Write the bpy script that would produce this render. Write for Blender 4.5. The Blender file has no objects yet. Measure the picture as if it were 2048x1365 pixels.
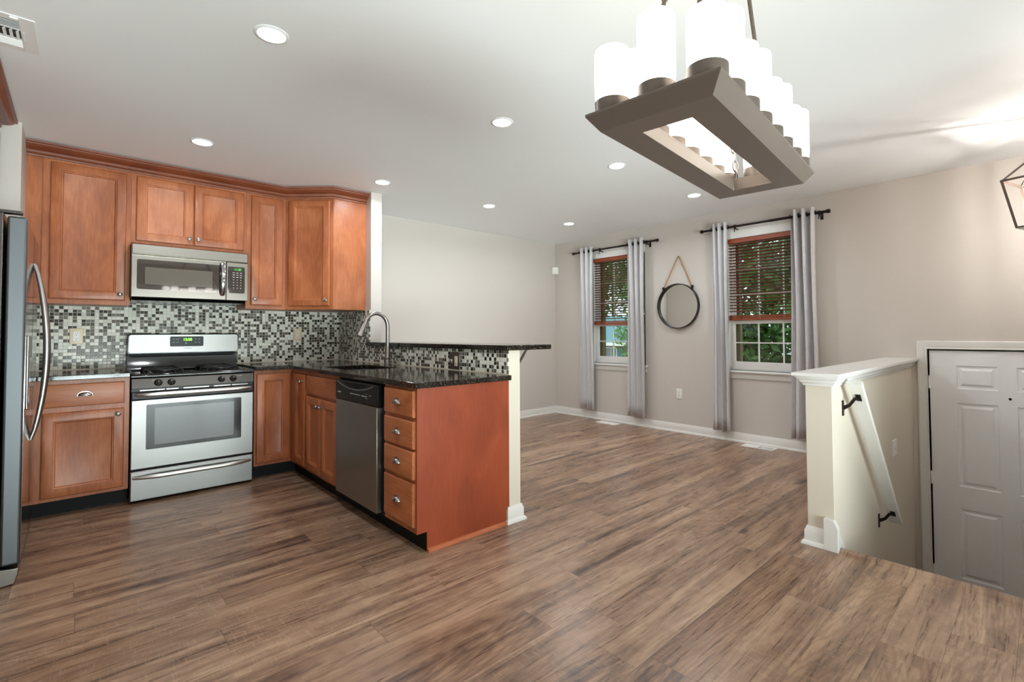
import bpy, bmesh, math, random
import numpy as np
from mathutils import Vector, Matrix
random.seed(7)
SC = bpy.context.scene
COL = SC.collection
PI = math.pi

# ---------------------------------------------------------------- camera, world, exposure
cam_d = bpy.data.cameras.new('camera')
cam = bpy.data.objects.new('camera', cam_d)
COL.objects.link(cam)
F_PX, YAW, PITCH, ROLL = 969.08, 0.7433, 0.0268, -0.0047
SX, SY = 21.5, -41.5
cam_d.sensor_width = 36.0
cam_d.sensor_fit = 'HORIZONTAL'
cam_d.lens = F_PX / 2048 * 36.0
cam_d.shift_x = -SX / 2048
cam_d.shift_y = SY / 2048
cam_d.clip_start = 0.02
cam_d.clip_end = 300
fw = Vector((math.sin(YAW) * math.cos(PITCH), math.cos(YAW) * math.cos(PITCH), math.sin(PITCH)))
rt = fw.cross(Vector((0, 0, 1))).normalized()
up = rt.cross(fw)
r2 = rt * math.cos(ROLL) + up * math.sin(ROLL)
u2 = -rt * math.sin(ROLL) + up * math.cos(ROLL)
cam.matrix_world = Matrix(((r2.x, u2.x, -fw.x, -0.276), (r2.y, u2.y, -fw.y, -4.932),
                           (r2.z, u2.z, -fw.z, 1.161), (0, 0, 0, 1)))
SC.camera = cam
SC.view_settings.view_transform = 'Standard'
SC.view_settings.look = 'None'
SC.view_settings.gamma = 1.0
SC.view_settings.use_curve_mapping = False
SC.view_settings.exposure = 0.70
SC.cycles.use_denoising = True
SC.cycles.max_bounces = 10
SC.cycles.diffuse_bounces = 6
SC.cycles.sample_clamp_indirect = 6.0
SC.cycles.caustics_reflective = False
SC.cycles.caustics_refractive = False

world = bpy.data.worlds.new('world')
SC.world = world
world.use_nodes = True
wn = world.node_tree
bg = wn.nodes['Background']
bg.inputs['Color'].default_value = (0.80, 0.90, 1.0, 1)
bg.inputs['Strength'].default_value = 1.15

def lamp(kind, name, loc, energy, color=(1, 1, 1), rot=(0, 0, 0), **kw):
    d = bpy.data.lights.new(name, kind)
    d.energy = energy
    d.color = color
    for k, v in kw.items():
        setattr(d, k, v)
    o = bpy.data.objects.new(name, d)
    COL.objects.link(o)
    o.location = loc
    o.rotation_euler = rot
    return o
lamp('SUN', 'sun', (0, 0, 10), 1.6, (1, 0.96, 0.9), (math.radians(38), 0, math.radians(-60)), angle=0.2)
# added fill lamp for daylight through an assumed patio door behind the camera
lamp('AREA', 'rear_daylight_fill', (1.1, -8.4, 0.9), 190, (0.92, 0.96, 1.0), (math.radians(90), 0, 0),
     shape='RECTANGLE', size=3.0, size_y=2.2)
lamp('AREA', 'added_ceiling_uplight', (0.8, -10.2, -0.5), 1400, (0.92, 0.96, 1.0), (math.radians(105), 0, 0),
     shape='RECTANGLE', size=9.0, size_y=1.6)  # added uplight that brightens the ceiling; no deck is there
CEIL = 2.472
LAMP_XY = [(x, y) for y in (-2.66, -1.06) for x in (0.33, 1.645, 2.82, 4.04)]
for i, (x, y) in enumerate(LAMP_XY):
    lamp('AREA', 'downlight_lamp', (x, y, CEIL - 0.012), 4.2, (0.91, 0.96, 1.0), (0, 0, 0),
         shape='DISK', size=0.10, spread=math.radians(165))

# ---------------------------------------------------------------- materials
def lin(c):
    return tuple(((v / 255) / 12.92 if v / 255 <= 0.04045 else ((v / 255 + 0.055) / 1.055) ** 2.4) for v in c) + (1,)

class NT:
    """small node helper"""
    def __init__(s, name):
        s.m = bpy.data.materials.new(name)
        s.m.use_nodes = True
        s.t = s.m.node_tree
        s.b = s.t.nodes['Principled BSDF']
        s.out = s.t.nodes['Material Output']
    def n(s, typ, **kw):
        nd = s.t.nodes.new(typ)
        for k, v in kw.items():
            setattr(nd, k, v)
        return nd
    def l(s, a, b):
        s.t.links.new(a, b)
    def val(s, inp, v):
        if hasattr(v, 'is_output') or isinstance(v, bpy.types.NodeSocket):
            s.l(v, inp)
        else:
            inp.default_value = v
    def math(s, op, a, b=None, c=None):
        nd = s.n('ShaderNodeMath', operation=op)
        s.val(nd.inputs[0], a)
        if b is not None: s.val(nd.inputs[1], b)
        if c is not None: s.val(nd.inputs[2], c)
        return nd.outputs[0]
    def pos(s):
        return s.n('ShaderNodeNewGeometry').outputs['Position']
    def objc(s):
        return s.n('ShaderNodeTexCoord').outputs['Object']
    def sep(s, v):
        nd = s.n('ShaderNodeSeparateXYZ'); s.l(v, nd.inputs[0]); return nd.outputs
    def comb(s, x, y, z):
        nd = s.n('ShaderNodeCombineXYZ')
        for i, v in enumerate((x, y, z)): s.val(nd.inputs[i], v)
        return nd.outputs[0]
    def mapping(s, v, scale=(1, 1, 1), loc=(0, 0, 0), rot=(0, 0, 0)):
        nd = s.n('ShaderNodeMapping'); s.l(v, nd.inputs[0])
        nd.inputs['Scale'].default_value = scale
        nd.inputs['Location'].default_value = loc
        nd.inputs['Rotation'].default_value = rot
        return nd.outputs[0]
    def noise(s, v, scale=5, detail=3, rough=0.5, dist=0.0):
        nd = s.n('ShaderNodeTexNoise'); s.l(v, nd.inputs['Vector'])
        nd.inputs['Scale'].default_value = scale
        nd.inputs['Detail'].default_value = detail
        nd.inputs['Roughness'].default_value = rough
        nd.inputs['Distortion'].default_value = dist
        return nd.outputs['Fac']
    def ramp(s, f, stops, interp='LINEAR'):
        nd = s.n('ShaderNodeValToRGB'); s.l(f, nd.inputs[0])
        cr = nd.color_ramp; cr.interpolation = interp
        while len(cr.elements) < len(stops): cr.elements.new(0.5)
        for e, (p, c) in zip(cr.elements, stops):
            e.position = p
            e.color = c if len(c) == 4 else lin(c)
        return nd.outputs[0]
    def mix(s, f, a, b, mode='MIX'):
        nd = s.n('ShaderNodeMix', data_type='RGBA', blend_type=mode)
        s.val(nd.inputs[0], f); s.val(nd.inputs[6], a); s.val(nd.inputs[7], b)
        return nd.outputs[2]
    def bump(s, h, strength=0.2, dist=0.002):
        nd = s.n('ShaderNodeBump'); s.l(h, nd.inputs['Height'])
        nd.inputs['Strength'].default_value = strength
        nd.inputs['Distance'].default_value = dist
        s.l(nd.outputs[0], s.b.inputs['Normal'])
    def set(s, **kw):
        names = dict(color='Base Color', rough='Roughness', metal='Metallic', spec='Specular IOR Level',
                     coat='Coat Weight', coatr='Coat Roughness', em='Emission Color', es='Emission Strength',
                     alpha='Alpha', trans='Transmission Weight', ior='IOR', aniso='Anisotropic', sheen='Sheen Weight')
        for k, v in kw.items():
            s.val(s.b.inputs[names[k]], v)
        return s

def plain(name, c, rough=0.5, metal=0.0, mottled=0.03, scale=30, **kw):
    t = NT(name)
    f = t.noise(t.pos(), scale, 3)
    a = tuple(v * (1 - mottled) for v in lin(c)[:3]) + (1,)
    b = tuple(min(1, v * (1 + mottled)) for v in lin(c)[:3]) + (1,)
    t.set(color=t.mix(f, a, b), rough=rough, metal=metal, **kw)
    return t.m

def wall_mat(name, c):
    t = NT(name)
    p = t.pos()
    f = t.noise(p, 1.5, 3)
    a = lin(c); b = lin(tuple(v * 1.012 for v in c))
    t.set(color=t.mix(f, a, b), rough=0.55, spec=0.35)
    t.bump(t.noise(p, 260, 2), 0.06, 0.001)
    return t.m

def wood_mat(name, axis='z', c0=(130, 68, 38), c1=(166, 95, 56), c2=(192, 120, 78)):
    t = NT(name)
    p = t.pos()
    rnd = t.n('ShaderNodeObjectInfo').outputs['Random']
    off = t.comb(t.math('MULTIPLY', rnd, 7.0), t.math('MULTIPLY', rnd, 3.0), t.math('MULTIPLY', rnd, 5.0))
    add = t.n('ShaderNodeVectorMath', operation='ADD'); t.l(p, add.inputs[0]); t.l(off, add.inputs[1])
    v = add.outputs[0]
    sc = {'z': (14, 14, 1.4), 'x': (1.4, 14, 14), 'y': (14, 1.4, 14)}[axis]
    g = t.noise(t.mapping(v, tuple(k * 6 for k in sc)), 1.0, 5, 0.65)
    m = t.noise(t.mapping(v, {'z': (5, 5, 2.2), 'x': (2.2, 5, 5), 'y': (5, 2.2, 5)}[axis]), 1.0, 3, 0.55, 0.6)
    f = t.math('ADD', t.math('MULTIPLY', g, 0.35), t.math('MULTIPLY', m, 0.65))
    f = t.math('ADD', f, t.math('MULTIPLY', t.math('SUBTRACT', rnd, 0.5), 0.08))
    c = t.ramp(f, [(0.30, c0), (0.5, c1), (0.70, c2)])
    t.set(color=c, rough=0.42, coat=0.12, coatr=0.2, spec=0.4)
    t.bump(g, 0.04, 0.001)
    return t.m

def steel_mat(name, c=(142, 140, 138), rough=0.38, axis='x', metal=1.0, amp=0.05):
    t = NT(name)
    sc = {'x': (6, 900, 900), 'z': (900, 900, 6), 'y': (900, 6, 900)}[axis]
    g = t.noise(t.mapping(t.pos(), sc), 1.0, 2)
    t.set(color=t.mix(g, lin(tuple(v * 0.975 for v in c)), lin(c)), metal=metal,
          rough=t.math('ADD', t.math('MULTIPLY', g, amp), rough - amp / 2))
    return t.m

def tile_mat(name, axis, u_off=0.0):
    P = 0.0247
    t = NT(name)
    s = t.sep(t.pos())
    u = t.math('DIVIDE', t.math('ADD', s[0] if axis == 'x' else s[1], 50.0 + u_off), P)
    v = t.math('DIVIDE', t.math('ADD', s[2], 0.004), P)
    cu, cv = t.math('FLOOR', u), t.math('FLOOR', v)
    cell = t.comb(cu, cv, 3.0)
    wnz = t.n('ShaderNodeTexWhiteNoise', noise_dimensions='3D'); t.l(cell, wnz.inputs['Vector'])
    wn2 = t.n('ShaderNodeTexWhiteNoise', noise_dimensions='3D'); t.l(t.comb(cv, cu, 9.0), wn2.inputs['Vector'])
    c = t.ramp(wnz.outputs['Value'], [(0.0, (240, 240, 229)), (0.22, (226, 228, 217)), (0.40, (246, 243, 232)),
                                      (0.50, (124, 120, 112)), (0.66, (92, 86, 79)), (0.78, (36, 32, 29)),
                                      (0.93, (66, 58, 50))], 'CONSTANT')
    c = t.mix(t.math('MULTIPLY', wn2.outputs['Value'], 0.08), c, (0.05, 0.055, 0.05, 1))
    fu, fv = t.math('FRACT', u), t.math('FRACT', v)
    e = t.math('MINIMUM', t.math('MINIMUM', fu, t.math('SUBTRACT', 1.0, fu)), t.math('MINIMUM', fv, t.math('SUBTRACT', 1.0, fv)))
    g = t.n('ShaderNodeMapRange'); t.l(e, g.inputs[0])
    g.inputs[1].default_value = 0.045; g.inputs[2].default_value = 0.075
    col = t.mix(g.outputs[0], lin((206, 200, 184)), c)
    t.set(color=col, rough=t.math('SUBTRACT', 0.7, t.math('MULTIPLY', g.outputs[0], 0.54)), spec=0.3)
    h = t.n('ShaderNodeMapRange'); t.l(e, h.inputs[0])
    h.inputs[1].default_value = 0.03; h.inputs[2].default_value = 0.16
    tilt = t.math('MULTIPLY', t.math('ADD', t.math('MULTIPLY', fu, t.math('SUBTRACT', wn2.outputs['Value'], 0.5)),
                                     t.math('MULTIPLY', fv, t.math('SUBTRACT', wnz.outputs['Value'], 0.5))), 0.5)
    t.bump(t.math('ADD', h.outputs[0], tilt), 0.35, 0.0015)
    return t.m

def granite_mat(name):
    t = NT(name)
    p = t.pos()
    n1 = t.noise(p, 90, 4, 0.7)
    vor = t.n('ShaderNodeTexVoronoi'); t.l(p, vor.inputs['Vector']); vor.inputs['Scale'].default_value = 210
    c = t.ramp(n1, [(0.36, (10, 10, 9)), (0.48, (30, 26, 22)), (0.56, (66, 54, 42)), (0.64, (108, 92, 72)), (0.72, (150, 140, 118))])
    f = t.math('GREATER_THAN', t.sep(vor.outputs['Color'])[0], 0.62)
    c = t.mix(f, t.mix(0.75, c, lin((16, 16, 15))), c)
    t.set(color=c, rough=0.10, spec=0.38)
    return t.m

def floor_mat(name):
    """wide rustic oak-look planks running along x"""
    W, L = 0.178, 1.22
    t = NT(name)
    p = t.pos()
    s = t.sep(p)
    row = t.math('FLOOR', t.math('DIVIDE', t.math('ADD', s[1], 30 * W + 0.02), W))
    rn = t.n('ShaderNodeTexWhiteNoise', noise_dimensions='1D'); t.l(row, rn.inputs['W'])
    xo = t.math('ADD', t.math('ADD', s[0], 20.0), t.math('MULTIPLY', rn.outputs['Value'], L))
    colm = t.math('FLOOR', t.math('DIVIDE', xo, L))
    wv = t.n('ShaderNodeTexWhiteNoise', noise_dimensions='3D'); t.l(t.comb(row, colm, 1.0), wv.inputs['Vector'])
    rc = t.sep(wv.outputs['Color'])
    # coordinates shifted for each plank
    q = t.comb(t.math('ADD', s[0], t.math('MULTIPLY', rc[0], 13.0)), t.math('ADD', s[1], t.math('MULTIPLY', rc[1], 9.0)), rc[2])
    broad = t.math('ADD', t.math('MULTIPLY', t.noise(t.mapping(q, (0.9, 10.0, 1)), 1.0, 4, 0.6, 0.5), 0.75), t.math('MULTIPLY', t.noise(t.mapping(q, (9, 16.0, 1)), 1.0, 3, 0.6, 0.8), 0.25))
    grain = t.noise(t.mapping(q, (3.2, 60, 1)), 1.0, 5, 0.7, 0.35)
    wav = t.n('ShaderNodeTexWave', wave_type='RINGS', rings_direction='Z')
    t.l(t.mapping(q, (1.6, 9.5, 1)), wav.inputs['Vector'])
    wav.inputs['Scale'].default_value = 2.0; wav.inputs['Distortion'].default_value = 9.0
    wav.inputs['Detail'].default_value = 3.0; wav.inputs['Detail Scale'].default_value = 1.6
    saw = t.noise(t.mapping(q, (210, 16, 1), rot=(0, 0, 0.2)), 1.0, 2, 0.6)
    c = t.ramp(broad, [(0.34, (84, 66, 58)), (0.43, (132, 105, 89)), (0.51, (162, 131, 109)), (0.64, (192, 161, 136))])
    c = t.mix(t.math('MULTIPLY', t.math('SUBTRACT', rc[2], 0.3), 0.5), c, lin((150, 112, 84)))
    gr = t.ramp(grain, [(0.30, (128, 118, 112)), (0.5, (238, 236, 234)), (0.72, (255, 255, 255))])
    c = t.mix(0.75, c, gr, 'MULTIPLY')
    c = t.mix(t.math('MULTIPLY', t.math('GREATER_THAN', rc[0], 0.5), 0.26), c,
              t.ramp(wav.outputs['Fac'], [(0.2, (120, 96, 80)), (0.6, (255, 248, 240))]), 'MULTIPLY')
    sawm = t.math('MULTIPLY', t.math('GREATER_THAN', rc[1], 0.35),
                  t.math('MULTIPLY', t.math('GREATER_THAN', saw, 0.62), 0.2))
    c = t.mix(sawm, c, lin((205, 182, 155)))
    # joints
    fy = t.math('FRACT', t.math('DIVIDE', t.math('ADD', s[1], 30 * W + 0.02), W))
    fx = t.math('FRACT', t.math('DIVIDE', xo, L))
    ey = t.math('MULTIPLY', t.math('MINIMUM', fy, t.math('SUBTRACT', 1.0, fy)), W)
    ex = t.math('MULTIPLY', t.math('MINIMUM', fx, t.math('SUBTRACT', 1.0, fx)), L)
    e = t.math('MINIMUM', ex, ey)
    j = t.n('ShaderNodeMapRange'); t.l(e, j.inputs[0]); j.inputs[1].default_value = 0.0003; j.inputs[2].default_value = 0.0014
    c = t.mix(j.outputs[0], t.mix(0.65, c, lin((60, 42, 34))), c)
    t.set(color=c, rough=t.math('ADD', 0.22, t.math('MULTIPLY', grain, 0.14)), spec=0.5)
    t.bump(t.math('ADD', t.math('MULTIPLY', j.outputs[0], 0.6), t.math('MULTIPLY', grain, 0.5)), 0.22, 0.0012)
    return t.m

def curtain_mat(name):
    t = NT(name)
    p = t.pos()
    d = t.n('ShaderNodeVectorMath', operation='ADD'); t.l(p, d.inputs[0])
    nz = t.n('ShaderNodeTexNoise'); t.l(p, nz.inputs['Vector']); nz.inputs['Scale'].default_value = 14
    t.l(nz.outputs['Color'], d.inputs[1])
    vor = t.n('ShaderNodeTexVoronoi'); t.l(d.outputs[0], vor.inputs['Vector']); vor.inputs['Scale'].default_value = 9
    w = t.math('SINE', t.math('MULTIPLY', vor.outputs['Distance'], 60.0))
    f = t.math('GREATER_THAN', w, 0.25)
    wv = t.noise(p, 500, 1)
    c = t.mix(f, lin((192, 189, 193)), lin((243, 241, 240)))
    c = t.mix(t.math('MULTIPLY', wv, 0.25), c, lin((186, 182, 190)))
    t.set(color=c, rough=0.85, spec=0.2, sheen=0.2)
    return t.m

def emit_mat(name, c, s):
    t = NT(name)
    t.set(color=lin(c), rough=0.5, em=lin(c), es=s)
    return t.m

M = dict(
    wall=wall_mat('warm_beige_paint', (205, 198, 191)),
    ceil=wall_mat('white_ceiling_paint', (244, 246, 247)),
    trim=plain('white_trim_paint', (228, 226, 222), 0.32, mottled=0.01),
    door=plain('white_door_paint', (238, 239, 241), 0.35, mottled=0.01),
    cream=wall_mat('cream_stair_paint', (216, 207, 192)),
    wood=wood_mat('maple_stain_vertical', 'z'),
    woodx=wood_mat('maple_stain_along_x', 'x'),
    woody=wood_mat('maple_stain_along_y', 'y'),
    woodred=wood_mat('maple_veneer_end_panel', 'z', (120, 50, 26), (142, 62, 34), (158, 74, 42)),
    crown=wood_mat('crown_stain', 'x', (106, 54, 34), (134, 72, 46), (154, 88, 58)),
    shoe=wood_mat('shoe_molding_stain', 'x', (150, 78, 44), (178, 98, 60), (192, 112, 72)),
    floor=floor_mat('rustic_plank_floor'),
    tile_x=tile_mat('glass_mosaic_along_x', 'x'),
    tile_y=tile_mat('glass_mosaic_along_y', 'y'),
    granite=granite_mat('dark_speckled_granite'),
    grout=plain('cream_caulk', (222, 214, 196), 0.6),
    steel=steel_mat('brushed_steel_horizontal'),
    steelz=steel_mat('brushed_steel_vertical', axis='z', c=(104, 107, 110), rough=0.45),
    steel_dw=steel_mat('brushed_steel_grey', c=(158, 150, 142), rough=0.34, axis='z'),
    steel_mirror=steel_mat('polished_fridge_steel', c=(176, 174, 172), rough=0.10, axis='z', amp=0.03),
    steel_mw=steel_mat('satin_microwave_steel', c=(170, 165, 158), rough=0.22, amp=0.04),
    nickel=plain('brushed_nickel', (152, 147, 143), 0.33, 1.0),
    chrome=plain('polished_chrome', (200, 200, 202), 0.08, 1.0),
    pewter=plain('dark_pewter', (168, 165, 162), 0.24, 1.0),
    black_gloss=plain('black_glass_enamel', (20, 20, 21), 0.09, spec=0.7),
    black_panel=plain('black_panel_plastic', (17, 17, 18), 0.35, spec=0.25),
    black=plain('matte_black_plastic', (9, 9, 9), 0.6, spec=0.25),
    handle=plain('satin_steel_handle', (214, 212, 209), 0.36, 1.0),
    dark_steel=steel_mat('dark_smoked_steel', c=(104, 100, 97), rough=0.26),
    iron=plain('black_cast_iron', (22, 22, 23), 0.42),
    bronze=plain('dark_bronze_metal', (104, 92, 84), 0.38, 0.5),
    rod=plain('oil_rubbed_bronze', (40, 34, 34), 0.35, 0.6),
    grey_glass=plain('grey_oven_glass', (118, 120, 120), 0.10, spec=0.7),
    mw_glass=plain('smoked_microwave_glass', (40, 38, 36), 0.04, spec=1.0, ior=2.1),
    mw_mesh=plain('microwave_door_mesh', (104, 98, 90), 0.05, spec=1.0, ior=1.9),
    beige_plastic=plain('beige_outlet_plastic', (226, 206, 176), 0.35),
    white_plastic=plain('white_plastic', (238, 238, 236), 0.3),
    ivory=plain('ivory_plastic', (238, 228, 206), 0.35),
    brown_plastic=plain('brown_outlet_plate', (74, 58, 54), 0.35),
    slot=plain('outlet_slot_dark', (50, 42, 36), 0.6),
    curtain=curtain_mat('grey_damask_fabric'),
    blind=wood_mat('cherry_blind_slats', 'y', (84, 38, 22), (122, 60, 38), (150, 80, 52)),
    valance=wood_mat('cherry_blind_valance', 'y', (120, 52, 30), (152, 74, 46), (170, 90, 60)),
    rope=plain('tan_rope', (176, 132, 92), 0.9, mottled=0.2, scale=300),
    led=emit_mat('led_diffuser', (255, 250, 244), 14.0),
    green=emit_mat('green_digits', (120, 255, 60), 2.2),
    dimgreen=emit_mat('dim_green_digits', (60, 190, 70), 0.9),
    legend=plain('grey_printed_legend', (190, 190, 188), 0.5),
    greyprint=plain('dark_grey_print', (96, 96, 98), 0.5),
    vent_dark=plain('vent_shadow', (60, 60, 60), 0.8),
    brick=plain('tan_brick', (176, 128, 106), 0.85, mottled=0.15, scale=40),
)
def mirror_mat():
    t = NT('mirror_glass'); t.set(color=(0.86, 0.88, 0.86, 1), metal=1.0, rough=0.015); return t.m
M['mirror'] = mirror_mat()
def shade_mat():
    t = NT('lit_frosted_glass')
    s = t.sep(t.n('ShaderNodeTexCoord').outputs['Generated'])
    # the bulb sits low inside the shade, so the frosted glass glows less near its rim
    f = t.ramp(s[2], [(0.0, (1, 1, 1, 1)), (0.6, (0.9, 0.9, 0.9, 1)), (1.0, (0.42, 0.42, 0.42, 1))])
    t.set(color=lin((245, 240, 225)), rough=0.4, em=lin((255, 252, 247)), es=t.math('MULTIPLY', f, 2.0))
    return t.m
M['shade'] = shade_mat()
M['bulb'] = emit_mat('lit_candle_bulb', (255, 250, 243), 380.0)
def clear_mat(name, tint=(0.9, 0.95, 0.93, 1), mixf=0.9):
    t = NT(name)
    tr = t.n('ShaderNodeBsdfTransparent'); tr.inputs[0].default_value = tint
    gl = t.n('ShaderNodeBsdfGlossy'); gl.inputs['Roughness'].default_value = 0.02
    mx = t.n('ShaderNodeMixShader'); mx.inputs[0].default_value = 1 - mixf
    t.l(tr.outputs[0], mx.inputs[1]); t.l(gl.outputs[0], mx.inputs[2]); t.l(mx.outputs[0], t.out.inputs[0])
    return t.m
M['pane'] = clear_mat('window_pane_glass', mixf=0.94)
M['crystal'] = plain('clear_chain_plastic', (215, 205, 190), 0.1)
def leaf_mat(name, c0, c1):
    t = NT(name)
    r = t.noise(t.pos(), 6, 2)
    c = t.mix(r, lin(c0), lin(c1))
    t.set(color=c, rough=0.45, spec=0.4)
    tl = t.n('ShaderNodeBsdfTranslucent'); t.l(c, tl.inputs[0])
    mx = t.n('ShaderNodeMixShader'); mx.inputs[0].default_value = 0.35
    t.l(t.b.outputs[0], mx.inputs[1]); t.l(tl.outputs[0], mx.inputs[2]); t.l(mx.outputs[0], t.out.inputs[0])
    return t.m
M['leaf'] = leaf_mat('dark_green_leaves', (34, 62, 24), (84, 124, 52))
M['leaf2'] = leaf_mat('mid_green_leaves', (52, 96, 36), (116, 164, 70))
M['bark'] = plain('bark', (92, 74, 58), 0.9, mottled=0.2)
M['teal'] = plain('teal_roof_shingles', (86, 130, 138), 0.8, mottled=0.08, scale=12)
M['grass'] = plain('lawn', (84, 112, 52), 0.9, mottled=0.2, scale=6)
M['ext_brown'] = plain('brown_exterior_jamb', (110, 84, 48), 0.7)

# ---------------------------------------------------------------- mesh helpers
class MB:
    def __init__(s):
        s.v = []; s.f = []
    def box(s, a, b):
        x0, y0, z0 = (min(a[i], b[i]) for i in range(3)); x1, y1, z1 = (max(a[i], b[i]) for i in range(3))
        n = len(s.v)
        s.v += [(x0, y0, z0), (x1, y0, z0), (x1, y1, z0), (x0, y1, z0), (x0, y0, z1), (x1, y0, z1), (x1, y1, z1), (x0, y1, z1)]
        s.f += [[n + i for i in q] for q in ((3, 2, 1, 0), (4, 5, 6, 7), (0, 1, 5, 4), (1, 2, 6, 5), (2, 3, 7, 6), (3, 0, 4, 7))]
        return s
    def frame(s, ax, a0, a1, u0, u1, v0, v1, l, r, b, t):
        """four non-overlapping bars round a rectangle; ax 'x' -> (y, z) plane, 'z' -> (x, y) plane"""
        for (p, q, m, n) in ((u0, u0 + l, v0, v1), (u1 - r, u1, v0, v1), (u0 + l, u1 - r, v0, v0 + b), (u0 + l, u1 - r, v1 - t, v1)):
            if ax == 'x': s.box((a0, p, m), (a1, q, n))
            else: s.box((p, m, a0), (q, n, a1))
        return s
    def obox(s, c, U, V, N, w, h, d):
        """oriented box centred on c"""
        c, U, V, N = map(Vector, (c, U, V, N)); n = len(s.v)
        for k in (-1, 1):
            for (i, j) in ((-1, -1), (1, -1), (1, 1), (-1, 1)):
                s.v.append(tuple(c + U * (i * w / 2) + V * (j * h / 2) + N * (k * d / 2)))
        s.f += [[n + i for i in q] for q in ((3, 2, 1, 0), (4, 5, 6, 7), (0, 1, 5, 4), (1, 2, 6, 5), (2, 3, 7, 6), (3, 0, 4, 7))]
        return s
    def prism(s, pts, off):
        """closed polygon (3-D points) extruded by off"""
        n = len(s.v); k = len(pts); off = Vector(off)
        s.v += [tuple(p) for p in pts] + [tuple(Vector(p) + off) for p in pts]
        s.f.append([n + i for i in range(k)][::-1]); s.f.append([n + k + i for i in range(k)])
        for i in range(k):
            j = (i + 1) % k
            s.f.append([n + i, n + j, n + k + j, n + k + i])
        return s
    def rings(s, rings, close_ring=True, cap0=True, cap1=True):
        n = len(s.v); k = len(rings[0])
        for r in rings: s.v += [tuple(p) for p in r]
        for a in range(len(rings) - 1):
            for i in range(k if close_ring else k - 1):
                j = (i + 1) % k
                s.f.append([n + a * k + i, n + a * k + j, n + (a + 1) * k + j, n + (a + 1) * k + i])
        if cap0: s.f.append([n + i for i in range(k)][::-1])
        if cap1: s.f.append([n + (len(rings) - 1) * k + i for i in range(k)])
        return s
    def panel(s, O, U, V, N, w, h, prof):
        """rectangular panel of nested rings; prof = [(inset, out)]"""
        O, U, V, N = map(Vector, (O, U, V, N)); R = []
        for (i, d) in prof:
            R.append([O + U * i + V * i + N * d, O + U * (w - i) + V * i + N * d,
                      O + U * (w - i) + V * (h - i) + N * d, O + U * i + V * (h - i) + N * d])
        return s.rings(R)
    def lathe(s, O, N, prof, seg=20, cap0=True, cap1=True):
        """prof = [(radius, height along N)]"""
        O, N = Vector(O), Vector(N).normalized()
        A = N.orthogonal().normalized(); B = N.cross(A)
        R = [[O + N * h + (A * math.cos(2 * PI * i / seg) + B * math.sin(2 * PI * i / seg)) * r for i in range(seg)] for r, h in prof]
        return s.rings(R, cap0=cap0, cap1=cap1)
    def tube(s, pts, r, seg=10, flat=None):
        pts = [Vector(p) for p in pts]; R = []
        T0 = (pts[1] - pts[0]).normalized(); A = T0.orthogonal().normalized()
        for i, p in enumerate(pts):
            T = ((pts[min(i + 1, len(pts) - 1)] - p).normalized() + (p - pts[max(i - 1, 0)]).normalized())
            T.normalize()
            A = (A - T * A.dot(T)).normalized(); B = T.cross(A)
            rr = r[i] if isinstance(r, (list, tuple)) else r
            R.append([p + (A * math.cos(2 * PI * k / seg) + B * math.sin(2 * PI * k / seg)) * rr for k in range(seg)])
        return s.rings(R)
    def build(s, name, mat, parent=None, bevel=0.0, loc=None, seg=2, smooth=32, **tags):
        root = Vector((0, 0, 0))
        if parent is not None: root = WLOC[parent.name]
        o_loc = Vector(loc) if loc is not None else (root if parent is not None else None)
        if o_loc is None:
            a = np.array(s.v); o_loc = Vector(((a[:, 0].min() + a[:, 0].max()) / 2, (a[:, 1].min() + a[:, 1].max()) / 2, a[:, 2].min()))
        me = bpy.data.meshes.new(name)
        me.from_pydata([tuple(Vector(p) - o_loc) for p in s.v], [], s.f)
        me.update()
        bm = bmesh.new(); bm.from_mesh(me); bmesh.ops.recalc_face_normals(bm, faces=bm.faces); bm.to_mesh(me); bm.free()
        if smooth:
            me.polygons.foreach_set('use_smooth', [True] * len(me.polygons))
            me.set_sharp_from_angle(angle=math.radians(smooth))
        me.materials.append(mat)
        o = bpy.data.objects.new(name, me); COL.objects.link(o)
        if parent is not None:
            o.parent = parent; o.location = o_loc - root
        else:
            o.location = o_loc
        WLOC[o.name] = o_loc
        if bevel:
            b = o.modifiers.new('bevel', 'BEVEL'); b.width = bevel; b.segments = seg; b.limit_method = 'ANGLE'; b.angle_limit = math.radians(40)
        for k, v in tags.items(): o[k] = v
        return o
WLOC = {}

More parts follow.
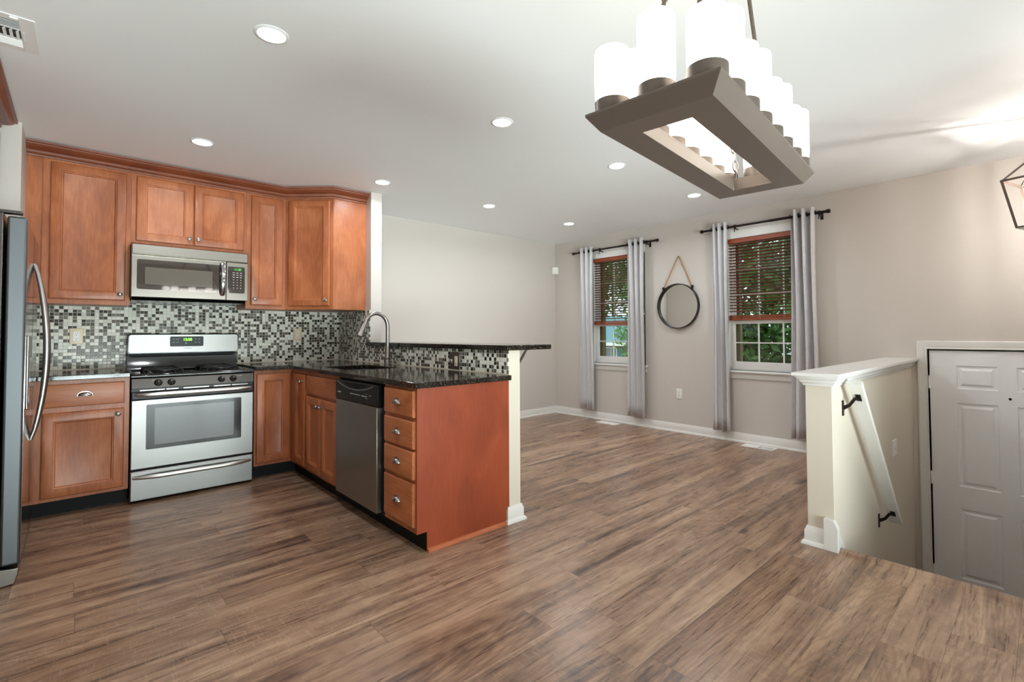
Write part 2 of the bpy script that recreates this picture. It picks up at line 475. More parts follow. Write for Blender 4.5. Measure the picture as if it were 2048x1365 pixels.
def thing(name, label, cat, loc, group=None, kind=None):
    o = bpy.data.objects.new(name, None); COL.objects.link(o); o.location = loc
    o.empty_display_size = 0.1
    WLOC[o.name] = Vector(loc)
    if label: o['label'] = label
    if cat: o['category'] = cat
    if group: o['group'] = group
    if kind: o['kind'] = kind
    return o
def tag(o, label, cat, group=None, kind=None):
    if label: o['label'] = label
    if cat: o['category'] = cat
    if group: o['group'] = group
    if kind: o['kind'] = kind
    return o
def bx(a, b): return MB().box(a, b)
def struct(name, mb, m, parent=None, bevel=0.0, **kw):
    o = mb.build(name, m, parent, bevel, **kw)
    if parent is None: o['kind'] = 'structure'
    return o
def copy_tree(o, parent=None):
    c = o.copy(); COL.objects.link(c)
    WLOC[c.name] = WLOC[o.name]
    if parent is not None: c.parent = parent
    for ch in list(o.children): copy_tree(ch, c)
    return c
def text(name, body, O, U, V, N, size, mat, parent, out=0.0006, align='CENTER', squeeze=1.0, bold=0.0):
    cu = bpy.data.curves.new(name, 'FONT'); cu.body = body; cu.size = size; cu.align_x = align; cu.align_y = 'CENTER'
    cu.extrude = 0.0003; cu.offset = bold
    tmp = bpy.data.objects.new(name, cu); COL.objects.link(tmp)
    bpy.context.view_layer.update()
    dg = bpy.context.evaluated_depsgraph_get()
    me = bpy.data.meshes.new_from_object(tmp.evaluated_get(dg))
    bpy.data.objects.remove(tmp)
    U, V, N, O = map(Vector, (U, V, N, O))
    root = WLOC[parent.name]
    for v in me.vertices:
        p = O + U * (v.co.x * squeeze) + V * v.co.y + N * (v.co.z + out)
        v.co = p - root
    me.materials.clear(); me.materials.append(mat)
    o = bpy.data.objects.new(name, me); COL.objects.link(o); o.parent = parent
    WLOC[o.name] = root
    return o

X, Y, Z = Vector((1, 0, 0)), Vector((0, 1, 0)), Vector((0, 0, 1))
FY = (X, Z, -Y)          # faces the camera side on a wall y = const
FX = (-Y, Z, -X)         # faces -x
FXP = (Y, Z, X)          # faces +x

# ---------------------------------------------------------------- room shell
XL, XR, YB, YF = -1.30, 4.91, 0.0, -7.2
XLW = -0.545                      # short return wall beside the fridge
NOSE = 2.72                       # edge of the upper floor over the stairs
HY0, HY1 = -4.005, -4.135         # stair half wall
STY = -5.35                       # far side of the stair well
T = 0.12
fl = MB()
fl.box((XL, YF, -0.25), (NOSE, YB, 0)); fl.box((NOSE, HY0 - 0.01, -0.25), (XR, YB, 0)); fl.box((NOSE, YF, -0.25), (XR, STY, 0))
struct('floor', fl, M['floor'])
struct('floor_foyer', bx((3.68, STY, -1.20), (XR, HY1, -1.03)), M['floor'])
st = MB()
for i in range(4):
    st.box((NOSE + 0.24 * i, STY, -1.2), (NOSE + 0.24 * (i + 1), HY1, -0.206 * (i + 1)))
struct('stair_steps', st, M['floor'])
nz = MB()
nz.prism([(NOSE - 0.035, 0, 0.0), (NOSE - 0.03, 0, 0.010), (NOSE + 0.012, 0, 0.012), (NOSE + 0.024, 0, 0.004), (NOSE + 0.024, 0, -0.02), (NOSE, 0, -0.02), (NOSE, 0, 0.0)], (0, HY1 - 0.02 - STY, 0))
for v in range(len(nz.v)): nz.v[v] = (nz.v[v][0], nz.v[v][1] + STY, nz.v[v][2])
tag(nz.build('stair_nosing', M['floor']), 'brown wood-look nosing strip along the edge of the floor above the stairs', 'nosing')
struct('ceiling', bx((XL - T, YF - T, CEIL), (XR + T, YB + T, CEIL + 0.15)), M['ceil'])
struct('wall_back', bx((XL - T, YB, -0.25), (XR + T, YB + T, CEIL)), M['wall'])
# window wall, x = XR, built round its openings
W1, W2 = (-1.525, -0.72), (-3.40, -2.58)
ZS, ZH = 0.755, 2.165
DR0, DR1, DRT, DRB = -5.165, -4.245, 1.01, -1.03
ww = MB()
def wseg(y0, y1, z0, z1): ww.box((XR, y0, z0), (XR + 0.16, y1, z1))
wseg(W1[1], YB + T, -0.25, CEIL); wseg(W1[0], W1[1], -0.25, ZS); wseg(W1[0], W1[1], ZH, CEIL)
wseg(W2[1], W1[0], -0.25, CEIL); wseg(W2[0], W2[1], -0.25, ZS); wseg(W2[0], W2[1], ZH, CEIL)
wseg(DR1, W2[0], -1.2, CEIL); wseg(DR0, DR1, DRT, CEIL); wseg(YF - T, DR0, -1.2, CEIL)
struct('wall_right', ww, M['wall'])
struct('wall_left', bx((XL - T, YF - T, -0.25), (XL, YB, CEIL)), M['wall'])
struct('wall_left_return', bx((XL, -0.675, 0), (XLW, YB, CEIL)), M['wall'])
wf = MB()
wf.box((XL, YF - T, -0.25), (-0.9, YF, CEIL)); wf.box((2.6, YF - T, -0.25), (XR, YF, CEIL)); wf.box((-0.9, YF - T, 2.10), (2.6, YF, CEIL)); wf.box((-0.9, YF - T, -0.25), (2.6, YF, 0))
struct('wall_front', wf, M['wall'])
struct('wall_stair_far', bx((NOSE, STY - T, -1.2), (XR, STY, CEIL)), M['wall'])
struct('wall_kitchen_stub', bx((1.702, -0.722, 0), (1.808, YB, CEIL)), M['wall'], bevel=0.003)
struct('wall_peninsula', bx((1.692, -2.662, 0), (1.785, -0.722, 1.055)), M['cream'], bevel=0.003)
struct('wall_stair_half', bx((2.70, HY1, -1.2), (XR, HY0, 0.875)), M['cream'], bevel=0.003)
# assumed patio door behind the camera, opening widened to spread the fill light
pd = thing('door_2', None, None, (0.95, YF, 0), kind='structure')
f = MB()
for x0 in (-0.9, 0.22, 1.36, 2.52): f.box((x0, YF - 0.08, 0), (x0 + 0.08, YF - 0.02, 2.10))
f.box((-0.9, YF - 0.08, 0), (2.6, YF - 0.02, 0.08)); f.box((-0.9, YF - 0.08, 2.02), (2.6, YF - 0.02, 2.10))
f.build('door_frame', M['trim'], pd)
bx((-0.85, YF - 0.055, 0.06), (2.55, YF - 0.05, 2.05)).build('glass_pane', M['pane'], pd)

bx((-0.88, YF - 0.018, 0.98), (2.58, YF - 0.012, 2.06)).build('ceiling_light_cutoff', M['trim'], pd)  # added unseen panel, blocks steep rays to even out the ceiling
# base boards: profile swept along straight runs, with a quarter round
BBP = [(0, 0), (0.028, 0), (0.028, 0.008), (0.022, 0.018), (0.014, 0.022), (0.014, 0.075), (0.009, 0.084), (0.006, 0.096), (0, 0.098)]
def sweep(mb, prof, path, side, z0=0.0, up=1):
    """prof (out, height) swept along an open 2-D path; side=+1 -> outward is left of travel"""
    pts = [Vector((p[0], p[1], 0)) for p in path]; R = []
    for i, p in enumerate(pts):
        d0 = (p - pts[i - 1]).normalized() if i else (pts[1] - p).normalized()
        d1 = (pts[i + 1] - p).normalized() if i < len(pts) - 1 else d0
        n0 = Vector((-d0.y, d0.x, 0)) * side; n1 = Vector((-d1.y, d1.x, 0)) * side
        n = (n0 + n1).normalized(); k = 1 / max(0.3, n.dot(n0))
        R.append([p + n * (o * k) + Z * (z0 + h * up) for o, h in prof])
    return mb.rings(R)
struct('baseboard_back', sweep(MB(), BBP, [(1.808, 0), (XR, 0)], -1), M['trim'])
struct('baseboard_right', sweep(MB(), BBP, [(XR, -0.0), (XR, HY0)], -1), M['trim'])
struct('baseboard_peninsula', sweep(MB(), BBP, [(1.683, -2.655), (1.683, -2.662), (1.785, -2.662), (1.785, 0.0)], -1), M['trim'])
struct('baseboard_stair', sweep(MB(), BBP, [(XR, HY0), (2.70, HY0), (2.70, HY1 + 0.045)], -1), M['trim'])
# stair skirt block and sloping skirt board
sk = MB()
sk.prism([(2.668, HY1 + 0.045, 0), (2.668, HY1 - 0.022, 0), (2.668, HY1 - 0.022, 0.125), (2.668, HY1 - 0.002, 0.165), (2.668, HY1 + 0.045, 0.165)], (0.034, 0, 0))
sk.prism([(2.702, HY1 - 0.016, -0.05), (2.702, HY1 - 0.016, 0.105), (2.73, HY1 - 0.016, 0.085), (2.80, HY1 - 0.016, 0.012), (2.86, HY1 - 0.016, -0.05)], (0, 0.0155, 0))
struct('trim_1', sk, M['trim'], bevel=0.002)
# cap on the stair half wall
CAPP = [(0, 0), (0.010, 0), (0.012, 0.012), (0.022, 0.020), (0.024, 0.032), (0.038, 0.042), (0.040, 0.052), (0, 0.052)]
cp = MB()
sweep(cp, CAPP, [(XR, HY0), (2.70, HY0), (2.70, HY1), (XR, HY1)], -1, 0.866)
cp.box((2.640, HY1 - 0.052, 0.918), (XR, HY0 + 0.052, 0.938))
struct('trim_2', cp, M['trim'], bevel=0.003)

# windows
def make_window(n, y0, y1):
    r = thing('window_%d' % n, None, None, (XR, (y0 + y1) / 2, ZS), kind='structure')
    j = MB()
    j.box((XR, y1 - 0.001, ZS), (XR + 0.05, y1 + 0.012, ZH)); j.box((XR, y0 - 0.012, ZS), (XR + 0.05, y0 + 0.001, ZH)); j.box((XR, y0, ZH - 0.001), (XR + 0.05, y1, ZH + 0.012))
    j.build('window_jamb', M['trim'], r)
    fr = MB(); x0, x1 = XR + 0.05, XR + 0.10
    fr.frame('x', x0, x1, y0, y1, ZS, ZH, 0.025, 0.025, 0.03, 0.03)
    fr.build('window_frame', M['trim'], r, 0.002)
    for nm, za, zb, xa, rows in (('lower_sash', ZS + 0.03, 1.285, XR + 0.052, 2), ('upper_sash', 1.265, ZH - 0.02, XR + 0.075, 3)):
        s = MB(); ya, yb = y0 + 0.02, y1 - 0.02; xb = xa + 0.022
        st_ = 0.028
        zr0 = 0.062 if nm == 'lower_sash' else 0.03
        s.frame('x', xa, xb, ya, yb, za, zb, st_, st_, zr0, 0.035)
        so = s.build(nm, M['trim'], r, 0.002)
        gz0, gz1, gy0, gy1 = za + zr0, zb - 0.035, ya + st_, yb - st_
        g = MB()
        for k in (1, 2):
            yy = gy0 + (gy1 - gy0) * k / 3; g.box((xa + 0.004, yy - 0.006, gz0), (xb - 0.004, yy + 0.006, gz1))
        for k in range(1, rows):
            zz = gz0 + (gz1 - gz0) * k / rows; g.box((xa + 0.005, gy0, zz - 0.006), (xb - 0.005, gy1, zz + 0.006))
        g.build('muntin_grid', M['trim'], so)
        bx((xa + 0.009, gy0, gz0), (xa + 0.012, gy1, gz1)).build('glass_pane', M['pane'], so)
    sl = MB(); sl.box((XR - 0.045, y0 - 0.045, ZS - 0.022), (XR + 0.06, y1 + 0.045, ZS))
    sl.build('window_sill', M['trim'], r, 0.006)
    sweep(MB(), [(0, 0), (0.012, 0), (0.016, 0.02), (0.014, 0.05), (0.022, 0.062), (0, 0.062)], [(XR, y1 + 0.03), (XR, y0 - 0.03)], -1, ZS - 0.084).build('sill_apron', M['trim'], r)
    bx((XR - 0.014, y0 - 0.02, ZH + 0.001), (XR, y1 + 0.02, ZH + 0.125)).build('head_casing', M['trim'], r, 0.003)
    bx((XR + 0.10, y1 - 0.075, ZS - 0.1), (XR + 0.17, y1 - 0.012, ZH)).build('exterior_jamb', M['ext_brown'], r)
    return r
make_window(1, *W1); make_window(2, *W2)

# front door in the foyer
dr = thing('door_1', None, None, (XR, (DR0 + DR1) / 2, DRB), kind='structure')
dw_ = DR1 - DR0 - 0.006
def door_slab():
    mb = MB(); xf = XR + 0.014; ys0, ys1 = DR0 + 0.003, DR1 - 0.003; zb, zt = DRB + 0.01, DRT - 0.006
    # panel openings (y from the hinge side, z)
    cols = [(ys1 - 0.165, ys1 - 0.405), (ys1 - 0.505, ys1 - 0.745)]
    rows = [(0.885, 0.700), (0.588, -0.075), (-0.250, -0.800)]
    yc = sorted(set([ys0, ys1] + [v for c in cols for v in c])); zc = sorted(set([zb, zt] + [v for r in rows for v in r]))
    for i in range(len(yc) - 1):
        for k in range(len(zc) - 1):
            a, b, c, d = yc[i], yc[i + 1], zc[k], zc[k + 1]
            is_p = any(abs(max(q) - b) < 1e-6 and abs(min(q) - a) < 1e-6 for q in cols) and any(abs(max(q) - d) < 1e-6 and abs(min(q) - c) < 1e-6 for q in rows)
            if is_p:
                O = Vector((xf, b, c)); U, V, N = -Y, Z, -X
                R = []
                for (ins, out) in ((0, 0), (0.008, -0.009), (0.022, -0.009), (0.040, 0.0), (0.042, 0.0)):
                    w, h = b - a, d - c
                    R.append([O + U * ins + V * ins + N * out, O + U * (w - ins) + V * ins + N * out, O + U * (w - ins) + V * (h - ins) + N * out, O + U * ins + V * (h - ins) + N * out])
                mb.rings(R, cap0=False)
            else:
                n = len(mb.v); mb.v += [(xf, a, c), (xf, b, c), (xf, b, d), (xf, a, d)]; mb.f.append([n, n + 3, n + 2, n + 1])
    mb.box((xf + 0.012, ys0, zb), (xf + 0.04, ys1, zt))
    for (a, b, c, d) in ((ys0, ys0 + 0.0005, zb, zt), (ys1 - 0.0005, ys1, zb, zt)): mb.box((xf, a, c), (xf + 0.03, b, d))
    mb.box((xf, ys0, zt - 0.0005), (xf + 0.03, ys1, zt))
    return mb
slab = door_slab().build('door_slab', M['door'], dr, smooth=20)
MB().lathe((XR + 0.014, -4.716, 0.645), -X, [(0.009, 0), (0.009, 0.003), (0.006, 0.004)], 14).build('peephole', M['black'], slab)
for zz in (0.745, -0.035, -0.79):
    h = MB(); h.box((XR - 0.004, DR1 - 0.009, zz - 0.05), (XR + 0.013, DR1 + 0.004, zz + 0.05)); h.lathe((XR - 0.006, DR1 - 0.002, zz - 0.052), Z, [(0.006, 0), (0.006, 0.104)], 10)
    h.build('hinge', M['white_plastic'], dr)
MB().lathe((XR + 0.013, DR0 + 0.07, -0.10), -X, [(0.03, 0), (0.03, 0.008), (0.012, 0.012), (0.012, 0.04), (0.028, 0.05), (0.028, 0.07), (0.012, 0.08)], 18).build('door_knob', M['nickel'], dr)
DCP = [(0, 0), (0.012, 0), (0.014, 0.006), (0.011, 0.012), (0.018, 0.030), (0.019, 0.058), (0.014, 0.066), (0, 0.067)]
# casing: profile in (out, width)
cs = MB()
def casing(mb, pts, prof, out_dir):
    P = [Vector(p) for p in pts]; R = []
    C = sum(P, Vector()) / len(P)
    for i, p in enumerate(P):
        d0 = (p - P[i - 1]).normalized() if i else (P[1] - p).normalized()
        d1 = (P[i + 1] - p).normalized() if i < len(P) - 1 else d0
        N = Vector(out_dir)
        n0 = N.cross(d0); n1 = N.cross(d1)
        n = (n0 + n1).normalized(); k = 1 / max(.3, n.dot(n0))
        R.append([p + n * (w * k) + N * o for o, w in prof])
    return mb.rings(R)
casing(cs, [(XR, DR1 + 0.006, DRB), (XR, DR1 + 0.006, DRT + 0.006), (XR, DR0 - 0.006, DRT + 0.006), (XR, DR0 - 0.006, DRB)], DCP, (-1, 0, 0))
cs.build('door_casing', M['trim'], dr)
jb = MB(); jb.box((XR, DR1, DRB), (XR + 0.1, DR1 + 0.012, DRT)); jb.box((XR, DR0 - 0.012, DRB), (XR + 0.1, DR0, DRT)); jb.box((XR, DR0, DRT), (XR + 0.1, DR1, DRT + 0.012))
jb.box((XR + 0.06, DR0, DRB), (XR + 0.08, DR0 + 0.0001 + 0.02, DRT)); jb.box((XR + 0.06, DR0, DRB), (XR + 0.14, DR1, DRT))
bx((XR - 0.01, DR0, DRB - 0.02), (XR + 0.15, DR1, DRB + 0.009)).build('threshold', M['nickel'], dr)
jb.build('door_jamb', M['trim'], dr)

# ---------------------------------------------------------------- cabinets
DOORP = [(0, 0), (0, 0.013), (0.004, 0.018), (0.010, 0.020), (0.053, 0.020), (0.056, 0.0150), (0.061, 0.0140), (0.066, 0.0065), (0.069, 0.0055)]
DRAWP = [(0, 0), (0, 0.012), (0.005, 0.017), (0.012, 0.0185), (0.020, 0.020)]
def fr(O, axes):
    return (Vector(O),) + tuple(axes)
def knob(parent, P, N, name='knob'):
    MB().lathe(P, N, [(0.011, 0), (0.011, 0.002), (0.0055, 0.005), (0.005, 0.012), (0.012, 0.018), (0.0155, 0.023), (0.0145, 0.027), (0.009, 0.029), (0.007, 0.0275), (0.003, 0.0285)], 18).build(name, M['pewter'], parent)
def cup(parent, P, U, V, N, w=0.078):
    """bin-cup pull: flange and a quarter-round cup open below"""
    mb = MB(); P, U, V, N = map(Vector, (P, U, V, N)); rows = []
    for j in range(9):
        ph = PI / 2 * j / 8            # 0: on the face above, pi/2: outermost lip
        r = []
        for i in range(17):
            th = PI * i / 16
            u = -math.cos(th) * w / 2 * 0.94
            k = math.sin(th) ** 0.75
            r.append(P + U * u + V * (0.024 * math.cos(ph) * k - 0.006) + N * (0.001 + 0.024 * math.sin(ph) * k))
        rows.append(r)
    mb.rings(rows, close_ring=False, cap0=False, cap1=False)
    fl = [P + U * (math.cos(a) * w / 2) + V * (math.sin(a) * 0.030 - 0.007) for a in [PI * i / 20 for i in range(21)]]
    mb.prism([tuple(p) for p in fl], N * 0.003)
    o = mb.build('cup_pull', M['pewter'], parent)
    s = o.modifiers.new('solid', 'SOLIDIFY'); s.thickness = 0.0015
def door(parent, O, axes, w, h, mat='wood', knob_at=None, name='door'):
    U, V, N = axes; O = Vector(O)
    d = MB().panel(O, U, V, N, w, h, DOORP).build(name, M[mat], parent, smooth=25)
    if knob_at: knob(d, O + U * knob_at[0] + V * knob_at[1] + N * 0.0195, N)
    return d
def drawer(parent, O, axes, w, h, mat, pull=True, name='drawer_front'):
    U, V, N = axes; O = Vector(O)
    d = MB().panel(O, U, V, N, w, h, DRAWP).build(name, M[mat], parent, smooth=25)
    if pull: cup(d, O + U * (w / 2) + V * (h / 2) + N * 0.020, U, V, N)
    return d
ZCB, ZCT = 0.872, 0.904      # counter underside and top
YBF, YBD = -0.612, -0.633
UB, UT = 1.382, 2.405

# --- base cabinet left of the range
r = thing('base_cabinet', 'wooden base cabinet with one drawer over one door, left of the range', 'cabinet', (-0.235, -0.3, 0))
bx((XLW + 0.002, YBF, 0.105), (-0.004, -0.002, ZCB)).build('cabinet_body', M['wood'], r)
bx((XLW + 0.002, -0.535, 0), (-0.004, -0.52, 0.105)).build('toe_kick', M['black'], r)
drawer(r, (-0.434, YBF, 0.698), FY, 0.403, 0.146, 'woodx')
door(r, (-0.434, YBF, 0.128), FY, 0.403, 0.536, knob_at=(0.37, 0.50))

# --- corner base cabinet right of the range
r = thing('base_cabinet', 'wooden corner base cabinet with two doors meeting in the corner right of the range', 'cabinet', (1.2, -0.5, 0))
cb = MB(); cb.prism([(0.772, -0.002, 0.105), (0.772, YBF, 0.105), (1.052, YBF, 0.105), (1.052, -1.000, 0.105), (1.690, -1.000, 0.105), (1.690, -0.002, 0.105)], (0, 0, ZCB - 0.105))
cb.build('cabinet_body', M['wood'], r)
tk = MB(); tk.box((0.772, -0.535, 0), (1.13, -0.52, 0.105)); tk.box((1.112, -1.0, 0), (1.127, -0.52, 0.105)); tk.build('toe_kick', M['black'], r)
door(r, (0.788, YBF, 0.128), FY, 0.252, 0.714)
door(r, (1.052, -0.736, 0.128), FX, 0.244, 0.714, knob_at=(0.20, 0.662))

# --- sink base
r = thing('base_cabinet', 'wooden sink base cabinet with a blank drawer front over two doors', 'cabinet', (1.37, -1.3, 0))
sb = MB(); sb.box((1.052, -1.634, 0.105), (1.070, -1.001, ZCB)); sb.box((1.070, -1.634, 0.105), (1.690, -1.616, ZCB)); sb.box((1.070, -1.019, 0.105), (1.690, -1.001, ZCB)); sb.box((1.070, -1.616, 0.105), (1.690, -1.019, 0.123)); sb.box((1.675, -1.616, 0.123), (1.690, -1.019, ZCB))
sb.build('cabinet_body', M['wood'], r)
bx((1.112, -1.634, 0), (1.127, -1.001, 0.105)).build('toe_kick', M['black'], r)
drawer(r, (1.052, -1.022, 0.704), FX, 0.604, 0.138, 'woody', pull=False, name='false_drawer_front')
door(r, (1.052, -1.022, 0.128), FX, 0.299, 0.556, knob_at=(0.272, 0.505))
door(r, (1.052, -1.325, 0.128), FX, 0.301, 0.556, knob_at=(0.027, 0.505))

# --- four-drawer end cabinet with veneered end panel
r = thing('base_cabinet', 'wooden base cabinet with four stacked drawers and reddish end panel, closing the peninsula', 'cabinet', (1.37, -2.5, 0))
bx((1.052, -2.655, 0.105), (1.690, -2.300, ZCB)).build('cabinet_body', M['wood'], r)
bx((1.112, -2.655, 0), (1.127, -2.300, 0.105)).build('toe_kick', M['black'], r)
for z0, z1 in ((0.714, 0.856), (0.548, 0.694), (0.386, 0.534), (0.137, 0.367)):
    drawer(r, (1.052, -2.316, z0), FX, 0.326, z1 - z0, 'woody')
ep = MB(); ep.prism([(1.050, -2.655, 0.105), (1.112, -2.655, 0.105), (1.112, -2.655, 0.0), (1.691, -2.655, 0.0), (1.691, -2.655, ZCB), (1.050, -2.655, ZCB)], (0, -0.007, 0))
e = ep.build('end_panel', M['woodred'], r); e['label'] = 'plain reddish veneered end panel'
tag(MB().rings([[(1.112, -2.662, 0), (1.112, -2.662, 0.019), (1.112, -2.672, 0.016), (1.112, -2.679, 0.009), (1.112, -2.681, 0)], [(1.686, -2.662, 0), (1.686, -2.662, 0.019), (1.686, -2.672, 0.016), (1.686, -2.679, 0.009), (1.686, -2.681, 0)]]).build('shoe_molding', M['shoe']),
    'orange-brown wooden shoe molding along the foot of the peninsula end panel', 'molding')

# --- wall cabinets
def wall_cab(label, x0, x1, zb, loc):
    r = thing('wall_cabinet', label, 'cabinet', loc)
    bx((x0, -0.315, zb), (x1, -0.001, UT)).build('cabinet_body', M['wood'], r)
    return r
r = wall_cab('tall single-door wooden wall cabinet left of the microwave', -0.463, 0.007, UB, (-0.23, -0.16, UB))
door(r, (-0.4255, -0.315, 1.414), FY, 0.404, 0.942, knob_at=(0.374, 0.045))
fp = bx((XLW, -0.300, UB), (-0.4635, -0.001, UT)).build('filler_panel', M['wood'], r)
r = wall_cab('short two-door wooden wall cabinet above the microwave', 0.008, 0.770, 1.834, (0.39, -0.16, 1.834))
door(r, (0.0366, -0.315, 1.8705), FY, 0.358, 0.4855, knob_at=(0.330, 0.050))
door(r, (0.3985, -0.315, 1.8705), FY, 0.353, 0.4855, knob_at=(0.028, 0.050))
r = wall_cab('narrow single-door wooden wall cabinet right of the microwave', 0.771, 1.088, UB, (0.93, -0.16, UB))
door(r, (0.808, -0.315, 1.414), FY, 0.250, 0.942, knob_at=(0.028, 0.050))
r = thing('wall_cabinet', 'angled corner wooden wall cabinet beside the white column', 'cabinet', (1.45, -0.3, UB))
dp = [(1.089, -0.001), (1.089, -0.315), (1.398, -0.615), (1.7015, -0.615), (1.7015, -0.001)]
MB().prism([(x, y, UB) for x, y in dp], (0, 0, UT - UB)).build('cabinet_body', M['wood'], r)
dU = (Vector((1.398, -0.615, 0)) - Vector((1.089, -0.315, 0))); dl = dU.length; dU.normalize(); dN = Vector((dU.y, -dU.x, 0))
door(r, Vector((1.089, -0.315, 1.414)) + dU * 0.030 , (dU, Z, dN), dl - 0.060, 0.942, knob_at=(dl - 0.060 - 0.030, 0.050))
# crown
CRP = [(0, 0), (0.012, 0), (0.014, 0.010), (0.010, 0.013), (0.018, 0.018), (0.022, 0.030), (0.022, 0.038), (0.032, 0.042), (0.046, 0.048), (0.062, 0.060), (0.070, 0.070), (0.070, 0.074), (0.082, 0.076), (0.084, 0.088), (0, 0.088)]
o = sweep(MB(), CRP, [(XLW + 0.001, -0.315), (1.088, -0.315), (1.398, -0.615), (1.7015, -0.615)], -1, 2.376).build('crown_molding', M['crown'], smooth=50)
tag(o, 'dark stained crown molding running along the tops of the wall cabinets over the range', 'molding')
# cabinet over the fridge
r = thing('wall_cabinet', 'wooden wall cabinet above the refrigerator at the left edge, mostly out of frame', 'cabinet', (-0.95, -1.2, 1.93))
bx((XL + 0.001, -1.70, 1.93), (-0.645, -0.772, UT)).build('cabinet_body', M['wood'], r)
door(r, (-0.645, -1.228, 1.96), FXP, 0.44, 0.396, knob_at=(0.03, 0.05), name='door')
door(r, (-0.645, -1.672, 1.96), FXP, 0.44, 0.396, knob_at=(0.41, 0.05))
o = sweep(MB(), CRP, [(-0.645, -1.70), (-0.645, -0.772), (XL + 0.002, -0.772)], -1, 2.376).build('crown_molding', M['crown'], smooth=50)
tag(o, 'dark stained crown molding on top of the cabinet over the refrigerator', 'molding')

# --- countertops
def nose_slab(mb, pts, z0, z1):
    mb.prism([(x, y, z0) for x, y in pts], (0, 0, z1 - z0)); return mb
o = nose_slab(MB(), [(XLW + 0.001, -0.001), (XLW + 0.001, -0.662), (-0.003, -0.662), (-0.003, -0.001)], ZCB + 0.0005, ZCT).build('countertop', M['granite'], bevel=0.004)
tag(o, 'short dark granite countertop between the refrigerator and the range', 'countertop')
# L-shaped top with the sink cut out (built from strips)
SX0, SX1, SY0, SY1 = 1.150, 1.520, -1.600, -1.050
ct = MB()
xs = [0.768, 1.026, SX0, SX1, 1.691]; ys = [-2.690, SY0, SY1, -0.662, -0.001]
import itertools
vid = {}
def gv(x, y, z):
    k = (round(x, 5), round(y, 5), round(z, 5))
    if k not in vid: vid[k] = len(ct.v); ct.v.append((x, y, z))
    return vid[k]
cells = set()
for i in range(4):
    for j in range(4):
        if i == 0 and j < 3: continue
        if i == 2 and j == 1: continue
        cells.add((i, j))
for (i, j) in cells:
    a, b, c, d = xs[i], xs[i + 1], ys[j], ys[j + 1]; z0, z1 = ZCB + 0.0005, ZCT
    ct.f.append([gv(a, c, z1), gv(b, c, z1), gv(b, d, z1), gv(a, d, z1)])
    ct.f.append([gv(a, d, z0), gv(b, d, z0), gv(b, c, z0), gv(a, c, z0)])
    for (di, dj, p, q) in ((-1, 0, (a, d), (a, c)), (1, 0, (b, c), (b, d)), (0, -1, (a, c), (b, c)), (0, 1, (b, d), (a, d))):
        if (i + di, j + dj) not in cells:
            ct.f.append([gv(*p, z0), gv(*q, z0), gv(*q, z1), gv(*p, z1)])
o = ct.build('countertop', M['granite'], bevel=0.004)
tag(o, 'L-shaped dark granite countertop with the sink, running from the range out along the peninsula', 'countertop')
o = bx((1.655, -2.692, 1.0555), (2.040, -0.7225, 1.087))  .build('raised_countertop', M['granite'], bevel=0.004)
tag(o, 'raised dark granite bar top on the peninsula half wall', 'countertop')
b = MB()
b.box((1.7855, -2.50, 1.045), (2.02, -2.47, 1.055)); b.box((1.7855, -2.50, 0.74), (1.7905, -2.47, 1.055)); b.tube([(1.789, -2.485, 0.765), (2.005, -2.485, 1.047)], 0.009, 8)
tag(b.build('bar_bracket', M['nickel']), 'slim metal bracket bracing the raised bar top overhang', 'bracket')
# sink bowl
s = thing('sink', 'undermount steel sink let into the peninsula countertop', 'sink', ((SX0 + SX1) / 2, (SY0 + SY1) / 2, 0.66))
k = MB(); e_ = 0.0
def ringxy(i, z): return [(SX0 + i, SY0 + i, z), (SX1 - i, SY0 + i, z), (SX1 - i, SY1 - i, z), (SX0 + i, SY1 - i, z)]
k.rings([ringxy(-0.018, ZCB - 0.001), ringxy(0.0, ZCB - 0.001), ringxy(0.006, 0.70), ringxy(0.025, 0.672), ringxy(0.17, 0.668)], cap0=False)
k.rings([ringxy(-0.018, ZCB - 0.002), ringxy(-0.003, ZCB - 0.003), ringxy(0.003, 0.695), ringxy(0.022, 0.667), ringxy(0.17, 0.663)], cap0=False)
k.build('sink_bowl', M['steel'], s)
MB().lathe(((SX0 + SX1) / 2, (SY0 + SY1) / 2, 0.6681), Z, [(0.045, 0), (0.043, 0.002), (0.03, 0.001)], 20).build('drain', M['chrome'], s)

# --- backsplashes
o = bx((XLW + 0.001, -0.010, ZCT + 0.004), (1.7015, -0.0005, 1.381)); o.box((0.008, -0.010, 1.38), (0.770, -0.0005, 1.435)); o.box((0.0, -0.010, 0.86), (0.765, -0.0005, 0.91))
o = o.build('tile_backsplash', M['tile_x']); tag(o, 'black, grey and white glass mosaic tile backsplash on the wall behind the range', 'backsplash')
bx((XLW + 0.001, -0.016, ZCT + 0.0003), (-0.003, -0.0105, ZCT + 0.0045)).build('caulk_line', M['grout'], o)
bx((0.768, -0.016, ZCT + 0.0003), (1.69, -0.0105, ZCT + 0.0045)).build('caulk_line', M['grout'], o)
o = bx((1.692, -0.722, ZCT + 0.004), (1.7015, -0.010, 1.381)).box((1.6835, -2.662, ZCT + 0.004), (1.6915, -0.722, 1.055)); o.box((1.6835, -0.7225, ZCT + 0.004), (1.6925, -0.722, 1.055))
for v in range(8): pass
o = o.build('tile_backsplash', M['tile_y']); tag(o, 'black, grey and white glass mosaic tile backsplash behind the sink and under the bar top', 'backsplash')
bx((1.678, -2.66, ZCT + 0.0003), (1.683, -0.016, ZCT + 0.0045)).build('caulk_line', M['grout'], o)

